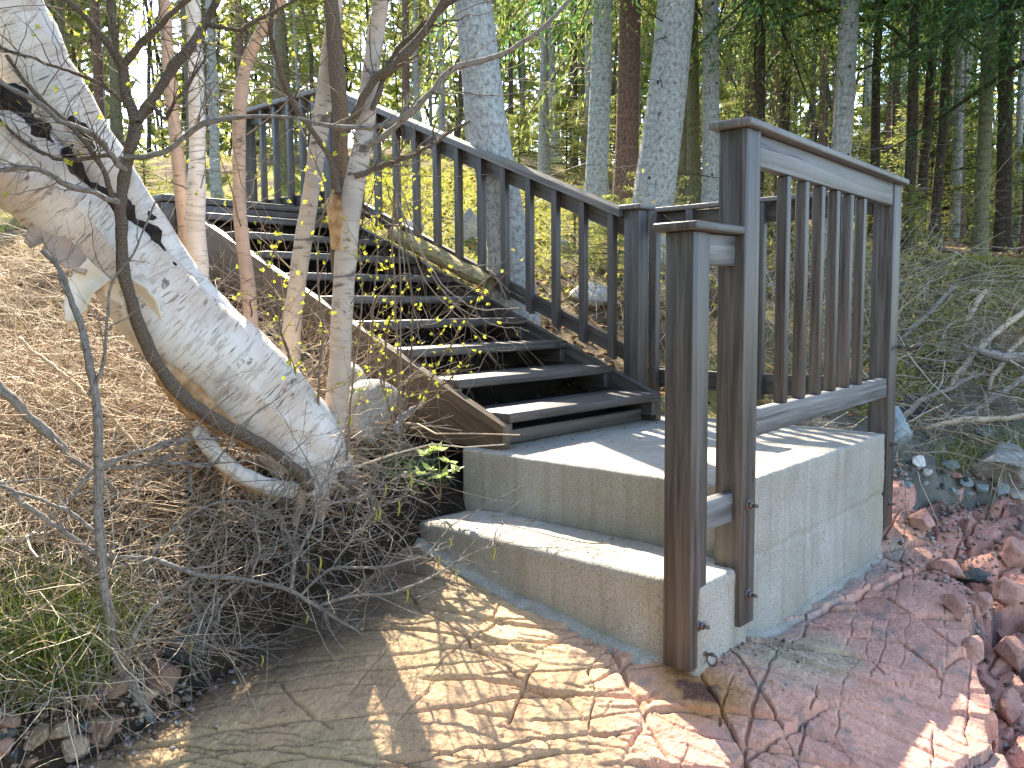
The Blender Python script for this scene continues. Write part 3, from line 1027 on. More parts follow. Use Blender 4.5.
ya, yb = 1.262, 3.66
obj('cap_board', G().prism([(ya, zc(ya)-.036), (yb, zc(yb)-.036), (yb, zc(yb)), (ya, zc(ya))], 0, 1.185, 1.318, ul=2).mesh('cap_board'), CAPW, sr, .005)
obj('top_rail', G().prism([(y3+PW+.002, zc(y3+PW)-.125), (3.655, zc(3.655)-.125), (3.655, zc(3.655)-.039), (y3+PW+.002, zc(y3+PW)-.039)], 0, 1.237, 1.275, ul=2).mesh('top_rail'), WOOD, sr, .003)
obj('bottom_rail', G().prism([(y3+PW+.002, zc(y3+PW)-.75), (3.655, zc(3.655)-.75), (3.655, zc(3.655)-.668), (y3+PW+.002, zc(y3+PW)-.668)], 0, 1.237, 1.275, ul=2).mesh('bottom_rail'), WOOD, sr, .003)
for k in range(12):
    yk = 1.325+.1835*k
    if yk > 3.55: break
    obj('baluster', G().prism([(yk-.018, zc(yk)-.775), (yk+.018, zc(yk)-.755), (yk+.018, zc(yk+.018)-.040), (yk-.018, zc(yk-.018)-.040)], 0, 1.198, 1.235, ul=1).mesh('baluster'), WOOD, sr, .003)
obj('newel_post', G().box(1.222, 1.311, 3.66, 3.749, .95, 2.012).mesh('newel_post'), WOOD, sr, .004)

tr = empty('platform_railing', (1.22, 4.2, 1.2), 'short level railing at the head of the stairs with four balusters between dark posts', 'railing')
obj('cap_board', G().box(1.185, 1.318, 3.64, 4.87, 2.014, 2.046).mesh('cap_board'), CAPW, tr, .005)
obj('top_rail', G().box(1.237, 1.275, 3.752, 4.68, 1.925, 2.012).mesh('top_rail'), WOOD, tr, .003)
obj('bottom_rail', G().box(1.237, 1.275, 3.752, 4.68, 1.285, 1.365).mesh('bottom_rail'), WOOD, tr, .003)
for yk in (4.475, 4.305, 4.127, 3.968, 3.82):
    obj('baluster', G().box(1.198, 1.235, yk-.019, yk+.019, 1.26, 2.012).mesh('baluster'), WOOD, tr, .003)
obj('post', G().box(1.2, 1.289, 4.685, 4.80, .95, 2.012).mesh('post'), WOOD, tr, .004)

# ================================================================== SPRUCES
def crown_proto(seed, H, Rr, nb, m, q, ln, wd, mat, droop=.5, shape=.8):
    rg = np.random.default_rng(seed)
    hz = np.sort(rg.random(nb)**.9)*.97
    az = rg.random(nb)*2*np.pi
    L = Rr*np.minimum(1, (1-hz)**shape*1.05+.06)*rg.uniform(.55, 1.15, nb)
    K = 7
    s = np.linspace(0, 1, K)[None, :]
    out = np.stack([np.cos(az), np.sin(az)], 1)
    rise = rg.uniform(-.1, .28, nb)[:, None]
    P = np.zeros((nb, K, 3))
    bendy = rg.normal(0, .12, nb)[:, None]*s*s*L[:, None]
    P[:, :, 0] = out[:, :1]*L[:, None]*s - out[:, 1:]*bendy
    P[:, :, 1] = out[:, 1:]*L[:, None]*s + out[:, :1]*bendy
    P[:, :, 2] = hz[:, None]*H + L[:, None]*(rise*s - droop*rg.uniform(.5, 1.3, nb)[:, None]*s*s + .14*s**4)
    limbs = G().tubes(P, (.010+.010*L)[:, None]*(1-.85*s), 4)
    sv = np.linspace(.16, .99, m)
    i = np.clip((sv*(K-1)).astype(int), 0, K-2); f = sv*(K-1)-i
    C = P[:, i]*(1-f)[None, :, None] + P[:, i+1]*f[None, :, None]
    T = unit(P[:, i+1]-P[:, i])
    Sd = unit(np.cross(T, np.array([0, 0, 1.0])))
    C, T, Sd = C[:, :, None], T[:, :, None], Sd[:, :, None]
    sg = np.array([-1, 1])[None, None, :, None]
    keep = rg.random((nb, m, 2)) < .86
    lat = unit(T*rg.uniform(.35, .9, (nb, m, 2, 1)) + Sd*sg*.85 + np.array([0, 0, -1.0])*rg.uniform(.0, .7, (nb, m, 2, 1)))
    ll = (L[:, None, None]*(.44-.26*sv[None, :, None])*rg.uniform(.6, 1.25, (nb, m, 2)))+.05
    j = (np.arange(q)+.3)/q
    B = C[:, :, :, None] + lat[:, :, :, None]*(ll[..., None]*j)[..., None]
    B[..., 2] -= (.35*ll[..., None]*j*j)
    B = B + rg.normal(0, .018, B.shape)
    D = unit(lat[:, :, :, None] + rg.normal(0, .42, B.shape))
    N = unit(np.array([0, 0, 1.0]) + rg.normal(0, .7, B.shape))
    kp = np.repeat(keep[..., None], q, 3).ravel()
    B, D, N = B.reshape(-1, 3)[kp], D.reshape(-1, 3)[kp], N.reshape(-1, 3)[kp]
    g = G().leaves(B, D, N, ln*rg.uniform(.6, 1.3, len(B)), wd*rg.uniform(.6, 1.3, len(B)))
    return multi('spruce_crown', [(g, mat), (limbs, BARK_DARK)], just_mesh=True, smooth=False), H


CROWN = {
    'far1': crown_proto(1, 6, 1.25, 74, 10, 8, .105, .027, NEEDLE),
    'far2': crown_proto(2, 6, 1.15, 64, 10, 8, .11, .027, NEEDLE_YEL, .65),
    'far3': crown_proto(3, 6, 1.45, 80, 10, 8, .105, .027, NEEDLE, .4, .6),
    'far4': crown_proto(4, 6, 1.0, 56, 10, 8, .11, .027, NEEDLE_YEL, .8),
    'near1': crown_proto(5, 5, 1.8, 104, 17, 16, .058, .0125, NEEDLE_GRN, .45, .5),
    'near2': crown_proto(6, 5, 1.6, 100, 17, 16, .058, .0125, NEEDLE, .75, .45),
    'sap': crown_proto(7, 2, .75, 62, 12, 9, .050, .0125, NEEDLE_YEL, .2, .75),
}


def spruce(name, base, height, r, bark, label, cat='tree', group=None, crown='far1', start=None, cs=1.0, lean=(0, 0), dead=18, wob=.05, sides=12, keep=False):
    base = np.asarray(base, float)
    root = empty(name, base, label, cat, group)
    room = sun_room(base, height, cs)
    if crown and crown != 'sap' and room < height and not keep:
        height = max(room, 3.0)
        if room < 3.4: crown = None
        start = max(height*.5, min(start if start is not None else 9, height-2.0))
    K = 12
    tt = np.linspace(0, 1, K)**1.15
    ph = RNG.random(4)*9
    P = np.c_[base[0]+lean[0]*height*tt+wob*fbm(tt*5+ph[0], tt*0+ph[1], 81), base[1]+lean[1]*height*tt+wob*fbm(tt*5+ph[2], tt*0+ph[3], 82), base[2]-.25+(height+.25)*tt]
    P[:2, :2] = base[:2]+(P[:2, :2]-base[:2])*.3
    rr = r*(1-.72*tt)*(1+.5*np.exp(-tt*height/.25))
    g = G().tubes(P, rr, sides)
    g2 = G()
    start = height*.45 if start is None else start
    at_z = lambda h: np.array([np.interp(base[2]+h, P[:, 2], P[:, k]) for k in range(3)])
    if dead:
        h = RNG.uniform(.12, 1, dead)*max(start, .8)
        B = np.array([at_z(q) for q in h])
        D = rand_dirs(dead, (-.35, .25))
        Pt, Rt = twigs(B, D, RNG.uniform(.15, .95, dead)*min(1, .55+r*4), .004+.02*r, 6, .3, .15, .25)
        g2.tubes(Pt, Rt, 3)
        k = dead*2
        o = RNG.integers(0, dead, k)
        B2 = Pt[o, RNG.integers(2, 5, k)]
        Pt, Rt = twigs(B2, unit(rand_dirs(k, (-.5, .3))+D[o]), RNG.uniform(.08, .35, k), .002+.006*r, 4, .3, .1, .3)
        g2.tubes(Pt, Rt, 3)
    multi('trunk', [(g, bark), (g2, BARK_TWIG if RNG.random() < .5 else BARK_DARK)], root)
    if crown:
        a, H = CROWN[crown]
        p = at_z(start)
        kz = (height-start)/H
        ang = RNG.random()*6.28
        for nm, me_ in (('crown', a),):
            o = bpy.data.objects.new(nm, me_)
            COL.objects.link(o)
            o.parent = root
            o.location = (p[0]-base[0], p[1]-base[1], p[2]-base[2])
            o.scale = (cs, cs, kz)
            o.rotation_euler = (-lean[1]*.8, lean[0]*.8, ang)
    return root


def spot(u, d):
    """ground below a picture column at a distance"""
    p = at(u, 300, d)
    return ground_pt(p[0], p[1])


def lean_for(u0, u1, d, h=3.0):
    """sideways lean per metre from a trunk's foot column u0 to column u1 at height h"""
    return tuple(HR*((u1-u0)*d/FOC/h))


ORD = 'first second third fourth fifth sixth seventh eighth ninth tenth eleventh twelfth thirteenth fourteenth fifteenth sixteenth seventeenth eighteenth nineteenth twentieth'.split()
# where the afternoon sun gets in: trees on its way there are short enough to let it pass
OPEN = [(-.7, .6, -.5, 1.5), (-1.2, .9, -.6, 1.2), (-1.0, 1.9, .5, 1.3), (-1.0, 2.8, .2, 1.4), (.4, 2.2, .45, 1.0), (.4, 3.2, .9, 1.0), (3.1, 5.3, 1.5, 1.7), (2.6, 4.4, 1.2, 1.4), (.2, .5, 0, .55), (-.6, 4.5, .8, 1.3)]


def sun_room(base, h, cs=1.0):
    best = h
    hx, hy = .466, .885
    for x, y, z, w_ in OPEN:
        dx, dy = base[0]-x, base[1]-y
        along, perp = dx*hx+dy*hy, abs(dx*hy-dy*hx)
        if along > 0 and perp < w_+.8*cs: best = min(best, z+along*.95-1.2*cs-base[2])
    return best


# the trunks close behind the railings, one by one
spruce('spruce_tree', at(513, 312, 5.2), 9.5, .128, BARK_LICHEN, 'stout lichen-spotted spruce trunk standing right beside the staircase railing', crown='near2', start=6.2, cs=.5, keep=True, lean=lean_for(513, 478, 5.2, 1.9), dead=8, wob=.01, sides=20)
spruce('spruce_tree', spot(596, 7.5), 10.5, .096, BARK_LICHEN, 'straight pale lichen-covered spruce just to the left of the reddish-brown trunk', crown='near2', start=2.5, cs=1.0, keep=True, lean=lean_for(596, 607, 7.5), dead=10, wob=.015, sides=18)
spruce('spruce_tree', spot(626, 8.0), 11.5, .108, BARK_RED, 'reddish-brown spruce trunk, upright between the pale one and the leaning one', crown='near1', start=2.8, cs=1.1, keep=True, lean=lean_for(626, 630, 8), dead=10, wob=.015, sides=18)
spruce('spruce_tree', spot(650, 6.6), 10, .158, BARK_GREY, 'thick grey spruce leaning over to the right behind the capped newel post', crown='near1', start=2.3, cs=1.05, keep=True, lean=lean_for(650, 678, 6.6, 2.4), dead=8, wob=.01, sides=22)
spruce('spruce_tree', spot(680, 9.0), 9.5, .052, BARK_GREEN, 'slim mossy green trunk half hidden beside the thick leaning spruce', crown='far1', start=4.4, cs=.8, lean=lean_for(680, 679, 9), dead=8, wob=.02)
spruce('spruce_tree', spot(692, 9.6), 10, .085, BARK_GREEN, 'mossy olive trunk between the slim green one and the pale frosted one', crown='far3', start=4.6, cs=.9, lean=lean_for(692, 688, 9.6), dead=8, wob=.02)
spruce('spruce_tree', spot(710, 8.0), 10.5, .082, BARK_LICHEN, 'pale frosted spruce trunk directly left of the tall grey railing post', crown='near2', start=2.5, cs=1.05, keep=True, lean=lean_for(710, 707, 8), dead=8, wob=.015, sides=18)
spruce('spruce_tree', spot(834, 7.2), 9.5, .085, BARK_GREY, 'smooth pale grey trunk rising behind the middle of the grey railing panel', crown='near1', start=2.3, cs=1.05, keep=True, lean=lean_for(834, 846, 7.2), dead=6, wob=.015, sides=18)
spruce('spruce_tree', spot(545, 10.5), 10, .075, BARK_GREY, 'grey speckled trunk with hanging boughs, right of the stout trunk beside the stairs', crown='far2', start=2.6, cs=.9, dead=26, wob=.03)
spruce('spruce_tree', spot(574, 13), 11, .06, BARK_DARK, 'thin dark trunk standing alone left of the straight pale lichen spruce', crown='far4', start=4.4, cs=.9, dead=26)
spruce('spruce_tree', spot(916, 9.2), 9.5, .056, BARK_DARK, 'dark slim trunk, first one past the far end of the grey panel', crown='far1', start=3.5, cs=.95, lean=lean_for(916, 928, 9.2), dead=22)
spruce('spruce_tree', spot(932, 8.6), 9, .050, BARK_DARK, 'dark trunk with a slight bend, second past the end of the grey panel', crown='far3', start=3.6, cs=.9, lean=lean_for(932, 944, 8.6), dead=22)
spruce('spruce_tree', spot(953, 9.4), 9.5, .062, BARK_GREY, 'greyish sunlit-edged trunk, third past the end of the grey panel', crown='far1', start=3.6, cs=.95, lean=lean_for(953, 951, 9.4), dead=20)
spruce('spruce_tree', spot(1000, 8.4), 9, .072, BARK_DARK, 'sturdy dark trunk on the mossy bank crest under green boughs', crown='near1', start=2.6, cs=.85, lean=lean_for(1000, 998, 8.4), dead=14, sides=16)
spruce('spruce_tree', spot(1014, 10), 9, .04, BARK_GREY, 'thin pale stem right behind the sturdy dark trunk on the bank crest', crown='far3', start=3.2, cs=.9, dead=14)
spruce('spruce_tree', spot(1024, 8.2), 8.5, .05, BARK_RED, 'brown sunlit trunk cut off by the picture edge above the bank', crown='near2', start=2.9, cs=.8, dead=14)
spruce('spruce_tree', spot(1085, 6.3), 7.5, .09, BARK_DARK, 'spruce beyond the picture edge whose fresh green boughs hang over the bank', crown='near1', start=1.75, cs=1.0, dead=10)
spruce('spruce_tree', spot(978, 7.3), 8.5, .06, BARK_GREEN, 'slim greenish trunk whose green boughs fill the air above the bank crest', crown='near1', start=2.0, cs=1.0, dead=10, keep=True)
for k_, (x_, y_, h_) in enumerate(((-5.2, 3.4, 8), (-6.0, .9, 9), (-4.6, 5.6, 7), (-7.2, 2.6, 10), (-6.6, -1.2, 8), (-5.2, -2.2, 8), (-4.4, 4.5, 7), (-8.2, 4.6, 10), (-5.6, 2.1, 8), (-7.4, .2, 10))):  # unseen spruces, added to darken the sky side that left-hand faces look at
    spruce('spruce_tree', ground_pt(x_, y_), h_, .1, BARK_DARK, ORD[k_]+' bushy unseen spruce added beside the viewer to hold back sky light', 'tree', 'unseen spruces added beside the viewer', 'far3', .3, 1.9, (0, 0), 10, .05, 8, True)
for u_, d_, s_, c_, l_ in ((757, 8.6, 2.2, 'near2', 'slender spruce with drooping olive boughs just right of the tall grey post'), (872, 9.0, 2.2, 'near1', 'slender spruce with dark green boughs above the far end of the cap board'),
                           (1046, 7.3, 1.9, 'near1', 'green-boughed spruce cut off by the picture edge over the bank'), (906, 7.6, 2.35, 'near1', 'slender spruce with green boughs just past the far grey post')):
    spruce('spruce_tree', spot(u_, d_), 8.5, .05, BARK_DARK, l_, crown=c_, start=s_, cs=.9, dead=14, keep=True)
spruce('spruce_tree', spot(780, 10.5), 9.5, .07, BARK_DARK, 'shaggy olive spruce with drooping boughs behind the tall grey post', crown='near2', start=1.9, cs=.85, dead=26)
spruce('spruce_tree', spot(890, 12), 10.5, .06, BARK_DARK, 'bushy dark green spruce behind the far end of the grey panel', crown='near1', start=2.3, cs=1.0, dead=22)
spruce('spruce_tree', spot(287, 8.6), 7, .062, BARK_GREEN, 'greenish lichened trunk seen through the level platform railing', crown='far4', start=4.2, cs=.7, dead=24)
spruce('spruce_tree', spot(222, 8.0), 6.6, .05, BARK_LICHEN, 'pale grey trunk left of the platform railing, behind the young birches', crown='far4', start=4.0, cs=.7, dead=24)

# the wood behind: every trunk its own tree
far = []
taken = []
tries = 0
while len(far) < 160 and tries < 9000:
    tries += 1
    d = 8.5 + 31*RNG.random()**1.15
    u = RNG.uniform(-160, 1200)
    p = at(u, 300, d)
    q = p[:2]
    if min([np.hypot(*(q-o)) for o in taken] + [9]) < .55+.02*d: continue
    if abs(u-590) < 140 and d < 10.5: continue
    if (q[0] < 2.0 and q[1] < 5.6) or (380 < u < 480 and d < 15): continue
    if u > 860 and d < 9: continue
    taken.append(q)
    far.append((u, d))
far.sort()


def place_words(u):
    for lim, wd in ((20, 'behind the upper stem of the leaning birch'), (160, 'left of the pinkish young birch'), (245, 'behind the two slim young birches'),
                    (330, 'behind the level platform railing'), (420, 'above the upper end of the sloping railing'), (480, 'left of the stout trunk by the stairs'),
                    (600, 'left of the pale lichen spruce'), (715, 'behind the cluster of pale trunks'), (830, 'above the tall grey post'),
                    (905, 'above the far end of the grey panel'), (1024, 'over the mossy bank'), (9999, 'past the picture edge over the bank')):
        if u < lim: return wd
    return ''


cnt = {}
for u, d in far:
    b = spot(u, d)
    sunny = u < 560
    big = RNG.random() < .3
    r = RNG.uniform(.075, .10) if big else RNG.uniform(.035, .07)
    k = RNG.integers(0, 4)
    bark, bw = ((BARK_DARK, 'dark'), (BARK_GREY, 'grey'), (BARK_RED, 'brown'), (BARK_GREEN, 'greenish'))[k]
    key = ('thick ' if big else 'thin ')+bw+' far trunk '+place_words(u)
    cnt[key] = cnt.get(key, 0)+1
    lab = key if cnt[key] == 1 else ORD[cnt[key]-1]+' '+key
    h = RNG.uniform(9, 14)
    if sunny: h = min(h, max(3.6, .66*d-.4))
    if not sunny: h = min(h, .58*d+1.2)
    stt = h*RNG.uniform(.38, .6) if d < 18 else h*RNG.uniform(.25, .5)
    cr = ('far1', 'far2', 'far3', 'far4')[RNG.integers(0, 4)]
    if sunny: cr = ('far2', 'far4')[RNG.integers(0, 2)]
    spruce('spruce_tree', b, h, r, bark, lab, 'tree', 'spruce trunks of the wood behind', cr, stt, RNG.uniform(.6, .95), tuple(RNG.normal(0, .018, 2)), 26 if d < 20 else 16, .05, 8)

# the far edge of the wood, one mass
n = 110000
th_ = RNG.uniform(-52, 52, n)
dd = RNG.uniform(32, 52, n)
Dh = HF[None]*np.cos(np.radians(th_))[:, None]-HR[None]*np.sin(np.radians(th_))[:, None]
hh = RNG.random(n)**.8*.40*dd
q = fbm(th_*.55, hh*.30, 91)+.5*fbm(th_*2.1, hh*.9, 92)
k = q > -.22+.012*hh
xx, yy = CAM[0]+Dh[k, 0]*dd[k], CAM[1]+Dh[k, 1]*dd[k]
zz = soil_z(xx, yy)+hh[k]
C = np.c_[xx, yy, zz]
g = G().leaves(C, rand_dirs(len(C), (-.8, .2)), rand_dirs(len(C)), RNG.uniform(.35, .9, len(C)), RNG.uniform(.12, .3, len(C)))
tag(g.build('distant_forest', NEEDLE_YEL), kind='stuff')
n = 260
th_ = RNG.uniform(-50, 50, n); dd = RNG.uniform(30, 52, n)
Dh = HF[None]*np.cos(np.radians(th_))[:, None]-HR[None]*np.sin(np.radians(th_))[:, None]
xx, yy = CAM[0]+Dh[:, 0]*dd, CAM[1]+Dh[:, 1]*dd
Pb = np.c_[xx, yy, soil_z(xx, yy)-.2]
Pt, Rt = twigs(Pb, np.array([[0, 0, 1.0]])+RNG.normal(0, .03, (n, 3)), RNG.uniform(8, 15, n), RNG.uniform(.05, .10, n), 6, .03)
tag(G().tubes(Pt, Rt, 5).build('distant_woods', BARK_DARK), kind='stuff')

# young spruces and low greenery under the trees
saps = [(612, 5.9, 1.0, 'small bright green spruce growing between the stair railing and the newel post'),
        (575, 6.6, .75, 'low spruce seedling seen through the lower stair balusters'),
        (655, 7.4, 1.15, 'young spruce whose top shows just above the newel post cap'),
        (905, 6.9, .95, 'small dark spruce at the foot of the bank beside the far grey post'),
        (965, 10.5, 1.35, 'yellow-green young spruce under the trees on the bank crest'),
        (880, 9.0, 1.2, 'young spruce behind the last balusters of the grey panel'),
        (1020, 11.5, 1.2, 'young spruce behind the sturdy dark trunk on the crest'),
        (745, 8.6, 1.3, 'young spruce behind the tall grey railing post'),
        (800, 9.2, 1.1, 'young spruce behind the first balusters of the grey panel'),
        (520, 11.5, 1.3, 'young spruce in the sun right of the stout lichened trunk'),
        (150, 8.2, .8, 'young spruce on the forest floor left of the platform'),
        (90, 9.4, 1.0, 'young spruce behind the upper stem of the leaning birch'),
        (250, 9.0, .7, 'young spruce at the far end of the platform railing'),
        (840, 6.6, .6, 'low spruce seedling right behind the grey panel'),
        (720, 6.8, .7, 'low spruce seedling behind the short capped post')]
# kept low under the closed wood
for k_ in range(16):
    saps.append((RNG.uniform(840, 1060), RNG.uniform(9.0, 17), RNG.uniform(1.4, 3.6), ORD[k_]+' bright green spruce sapling in the wood past the grey panel'))
for k_ in range(10):
    saps.append((RNG.uniform(500, 820), RNG.uniform(11.5, 18), RNG.uniform(1.4, 3.4), ORD[k_]+' bright green spruce sapling far behind the pale trunks'))
for u, d, h, lab in saps:
    spruce('young_spruce', spot(u, d), h*.6, .012, BARK_DARK, lab, 'young tree', 'young spruces under the trees', 'sap', .03, h*.42, (0, 0), 0, .01, 6)

# ================================================================== LEANING BIRCH AND THE YOUNG STEMS
def skin(P, r, n, amp, seed, fl=None):
    """lumpy tube: returns G"""
    g = G().tubes(P[None], r[None], n)
    V = g.V[0].reshape(len(P), n+1, 3)
    c = P[:, None]
    d = V-c
    k = np.arange(len(P))[:, None]*.22
    a = np.linspace(0, 2*np.pi, n+1)[None]
    m = 1+amp*(fbm(k+0*a, 1.6*np.cos(a)+seed, seed)+.8*fbm(k*.7, 1.6*np.sin(a)+seed*3, seed+1)) + .35*amp*fbm(k*4, 5*np.cos(a)+0*k, seed+2)
    g.V[0] = (c+d*m[..., None]).reshape(-1, 3)
    return g


def sheet(line, wid, nrm, curl, nu=24, nv=9):
    """curled strip of bark along a line"""
    P = smooth_line(np.array(line), nu)
    T = unit(np.gradient(P, axis=0))
    N = unit(np.cross(np.cross(T, np.array(nrm, float)), T))
    S = np.cross(T, N)
    v = np.linspace(-1, 1, nv)
    w_ = np.interp(np.linspace(0, 1, nu), np.linspace(0, 1, len(wid)), wid)
    w_ = w_*(1+.18*fbm(np.arange(nu)*.8, np.zeros(nu)+wid[0]*99, 5))
    V = P[:, None] + S[:, None]*(w_[:, None]*v)[..., None]/2 + N[:, None]*(curl*w_[:, None]*(v**2))[..., None]
    i = (np.arange(nu-1)[:, None]*nv+np.arange(nv-1)[None]).ravel()
    F = np.stack([i, i+1, i+nv+1, i+nv], 1)
    uv = np.stack(np.broadcast_arrays(v[None]*w_[:, None]/2, np.linspace(0, 1, nu)[:, None]*np.linalg.norm(P[-1]-P[0])), -1).reshape(-1, 2)
    return G().add(V.reshape(-1, 3), F, uv[F]) or None, V, F, uv


def bark_flap(name, line, wid, nrm, curl, mat, parent):
    _, V, F, uv = sheet(line, wid, nrm, curl)
    o = obj(name, raw_mesh(name, V.reshape(-1, 3), [F], [uv[F]], True), mat, parent)
    m = o.modifiers.new('thick', 'SOLIDIFY'); m.thickness = .003
    return o


b0 = at(318, 468, 3.1)
birch = empty('leaning_birch', b0, 'thick white birch leaning far over to the left, its trunk split in two', 'tree')
low = [(330, 530, 3.6, 24), (326, 496, 3.32, 33), (313, 464, 3.18, 38), (293, 432, 3.12, 41), (258, 396, 3.06, 45), (213, 352, 2.99, 45), (166, 312, 2.91, 45), (124, 262, 2.83, 40),
       (94, 236, 2.78, 37), (60, 206, 2.71, 38), (26, 173, 2.64, 44), (-32, 138, 2.54, 46), (-120, 80, 2.4, 44), (-220, 5, 2.25, 40)]
P, r = stem_line(low, 90)
g1 = skin(P, r, 34, .10, 3)
P, r = stem_line([(232, 352, 3.01, 30), (205, 318, 2.98, 28), (180, 287, 2.95, 26), (143, 232, 2.90, 26), (106, 177, 2.85, 28), (58, 106, 2.78, 34), (27, 62, 2.73, 39), (4, 16, 2.67, 42), (-40, -62, 2.58, 43), (-120, -200, 2.4, 40)], 80)
g2_ = skin(P, r, 30, .09, 7)
obj('trunk', (lambda g: (g.add(np.concatenate(g2_.V), np.concatenate(g2_.F[4]), np.concatenate(g2_.U[4])), g.mesh('trunk', True))[1])(g1), BIRCH, birch)
P, r = stem_line([(-20, 84, 2.53, 16), (12, 112, 2.57, 18), (40, 142, 2.615, 17), (60, 162, 2.65, 11), (90, 190, 2.71, 10), (122, 212, 2.765, 11), (150, 240, 2.82, 8), (188, 288, 2.88, 4)], 50)
skin(P, r*(.9+.9*fbm(np.arange(50)*.55, np.zeros(50), 9)), 14, .9, 9).build('bark_wound_or_gap', WOUND_GAP, birch, smooth=True)  # black tube laid in the split between the stems, standing for its shade
P, r = stem_line([(150, 352, 2.83, 6), (172, 376, 2.87, 13), (200, 402, 2.92, 16), (232, 428, 2.97, 13), (262, 448, 3.02, 7)], 40)
skin(P, r, 14, .5, 12).build('bark_wound_or_gap', INNER, birch, smooth=True)
for sp in ([(70, 118, 2.70, 3), (84, 132, 2.70, 7), (92, 150, 2.715, 3)], [(20, 148, 2.6, 3), (34, 160, 2.60, 9), (52, 172, 2.63, 3)], [(140, 205, 2.85, 3), (152, 224, 2.86, 6), (160, 244, 2.88, 2)],):
    P, r = stem_line(sp, 16)
    skin(P, r, 10, .9, int(sp[0][0])).build('bark_wound_or_gap', WOUND_GAP, birch, smooth=True)
# peeling curls of bark under the trunk
bark_flap('bark_curl', [at(92, 262, 2.70), at(70, 250, 2.665), at(45, 236, 2.63), at(28, 246, 2.61)], [.10, .12, .10, .03], -FW+UP*.4, .22, BIRCH_PINK, birch)
bark_flap('bark_curl', [at(100, 270, 2.70), at(84, 285, 2.68), at(76, 305, 2.67), at(68, 322, 2.66)], [.09, .075, .06, .02], -FW+RT*.3, .22, PAPER, birch)
bark_flap('bark_curl', [at(102, 290, 2.73), at(128, 292, 2.74), at(142, 306, 2.76), at(160, 330, 2.80)], [.03, .12, .13, .04], -FW-UP*.5, .15, PAPER, birch)
bark_flap('bark_curl', [at(160, 342, 2.82), at(186, 368, 2.86), at(210, 384, 2.895), at(222, 400, 2.92)], [.02, .06, .075, .02], -FW-UP*.7, .25, PAPER, birch)
bark_flap('bark_curl', [at(208, 392, 2.90), at(236, 402, 2.93), at(262, 424, 2.97)], [.03, .07, .03], -FW-UP*.2, .2, BIRCH_PINK, birch)
P, r = stem_line([(196, 428, 2.93, 7), (212, 450, 2.92, 8.5), (234, 470, 2.94, 9), (262, 484, 2.98, 9), (292, 490, 3.03, 10), (325, 488, 3.09, 12)], 46)
skin(P, r, 14, .25, 15).build('root', BIRCH, birch, smooth=True)
P, r = stem_line([(204, 440, 2.935, 6), (222, 466, 2.945, 7), (250, 486, 2.98, 7), (282, 497, 3.03, 7)], 40)
skin(P, r, 10, .5, 16).build('root', INNER, birch, smooth=True)
P, r = stem_line([(300, 470, 3.05, 12), (310, 490, 3.06, 9), (318, 515, 3.07, 6), (330, 545, 3.08, 3)], 24)
skin(P, r, 10, .4, 17).build('root', BARK_ALDER, birch, smooth=True)
P, r = stem_line([(316, 462, 3.2, 10), (332, 484, 3.14, 8), (338, 512, 3.12, 5), (346, 545, 3.12, 3)], 24)
skin(P, r, 10, .4, 18).build('root', BARK_ALDER, birch, smooth=True)


for k_, sp in enumerate(([(300, 455, 3.16, 9), (290, 478, 3.05, 8), (282, 505, 3.02, 5), (270, 530, 3.0, 2.5)], [(318, 465, 3.2, 9), (324, 492, 3.06, 7), (320, 520, 3.03, 4.5), (312, 552, 3.0, 2)], [(312, 462, 3.2, 8), (345, 480, 3.1, 6), (372, 500, 3.12, 4), (392, 530, 3.14, 2)], [(306, 460, 3.16, 6), (302, 490, 3.02, 5), (296, 524, 3.0, 3), (300, 560, 2.98, 1.5)])):
    P, r = stem_line(sp, 24, .006)
    skin(P, r, 10, .45, 130+k_).build('root', (BARK_ALDER, BIRCH_PINK)[k_ % 2], birch, smooth=True)


def side_shoots(P, n, lens, r0, up=.3, K=7, bend=.35, zone=(.15, 1.0), sub=2):
    """twigs off a stem line, with twiglets of their own"""
    i = (RNG.uniform(zone[0], zone[1], n)*(len(P)-1)).astype(int)
    T = unit(np.gradient(P, axis=0))[i]
    D = unit(T*.7+rand_dirs(n)*.9+np.array([0, 0, up]))
    L = RNG.uniform(lens[0], lens[1], n)
    A, ra = twigs(P[i], D, L, r0*RNG.uniform(.6, 1.2, n), K, bend, 0, .3)
    m = n*sub
    o = RNG.integers(0, n, m); k = RNG.integers(1, K-1, m)
    D2 = unit(D[o]*.8+rand_dirs(m)*.9)
    B, rb = twigs(A[o, k], D2, L[o]*RNG.uniform(.2, .5, m), ra[o, k]*.6, 5, bend, 0, .4)
    return A, ra, B, rb


def buds_at(P, ln=(.010, .024), up=.4):
    n = len(P)
    D = unit(rand_dirs(n)+np.array([0, 0, up]))
    N = rand_dirs(n)
    g = G()
    for k in range(3):
        g.leaves(P, unit(D+rand_dirs(n)*.75), N+rand_dirs(n)*.4, RNG.uniform(ln[0], ln[1], n), RNG.uniform(ln[0], ln[1], n)*.62)
    return g


def young_birch(spec, bark, label, shoots, seed, name='young_birch', buds=40):
    P, r = stem_line(spec, 46)
    root = empty(name, P[0], label, 'tree', 'young birch stems by the stairs')
    skin(P, r, 14, .16, seed).build('trunk', bark, root, smooth=True)
    A, ra, B, rb = side_shoots(P, shoots, (.15, .6), .0035)
    G().tubes(A, ra, 4).tubes(B, rb, 3).build('branches', TWIGS_DK, root, smooth=True)
    k = RNG.integers(0, len(B), buds)
    buds_at(B[k, -1]).build('leaves', BUDS, root)
    return root, P


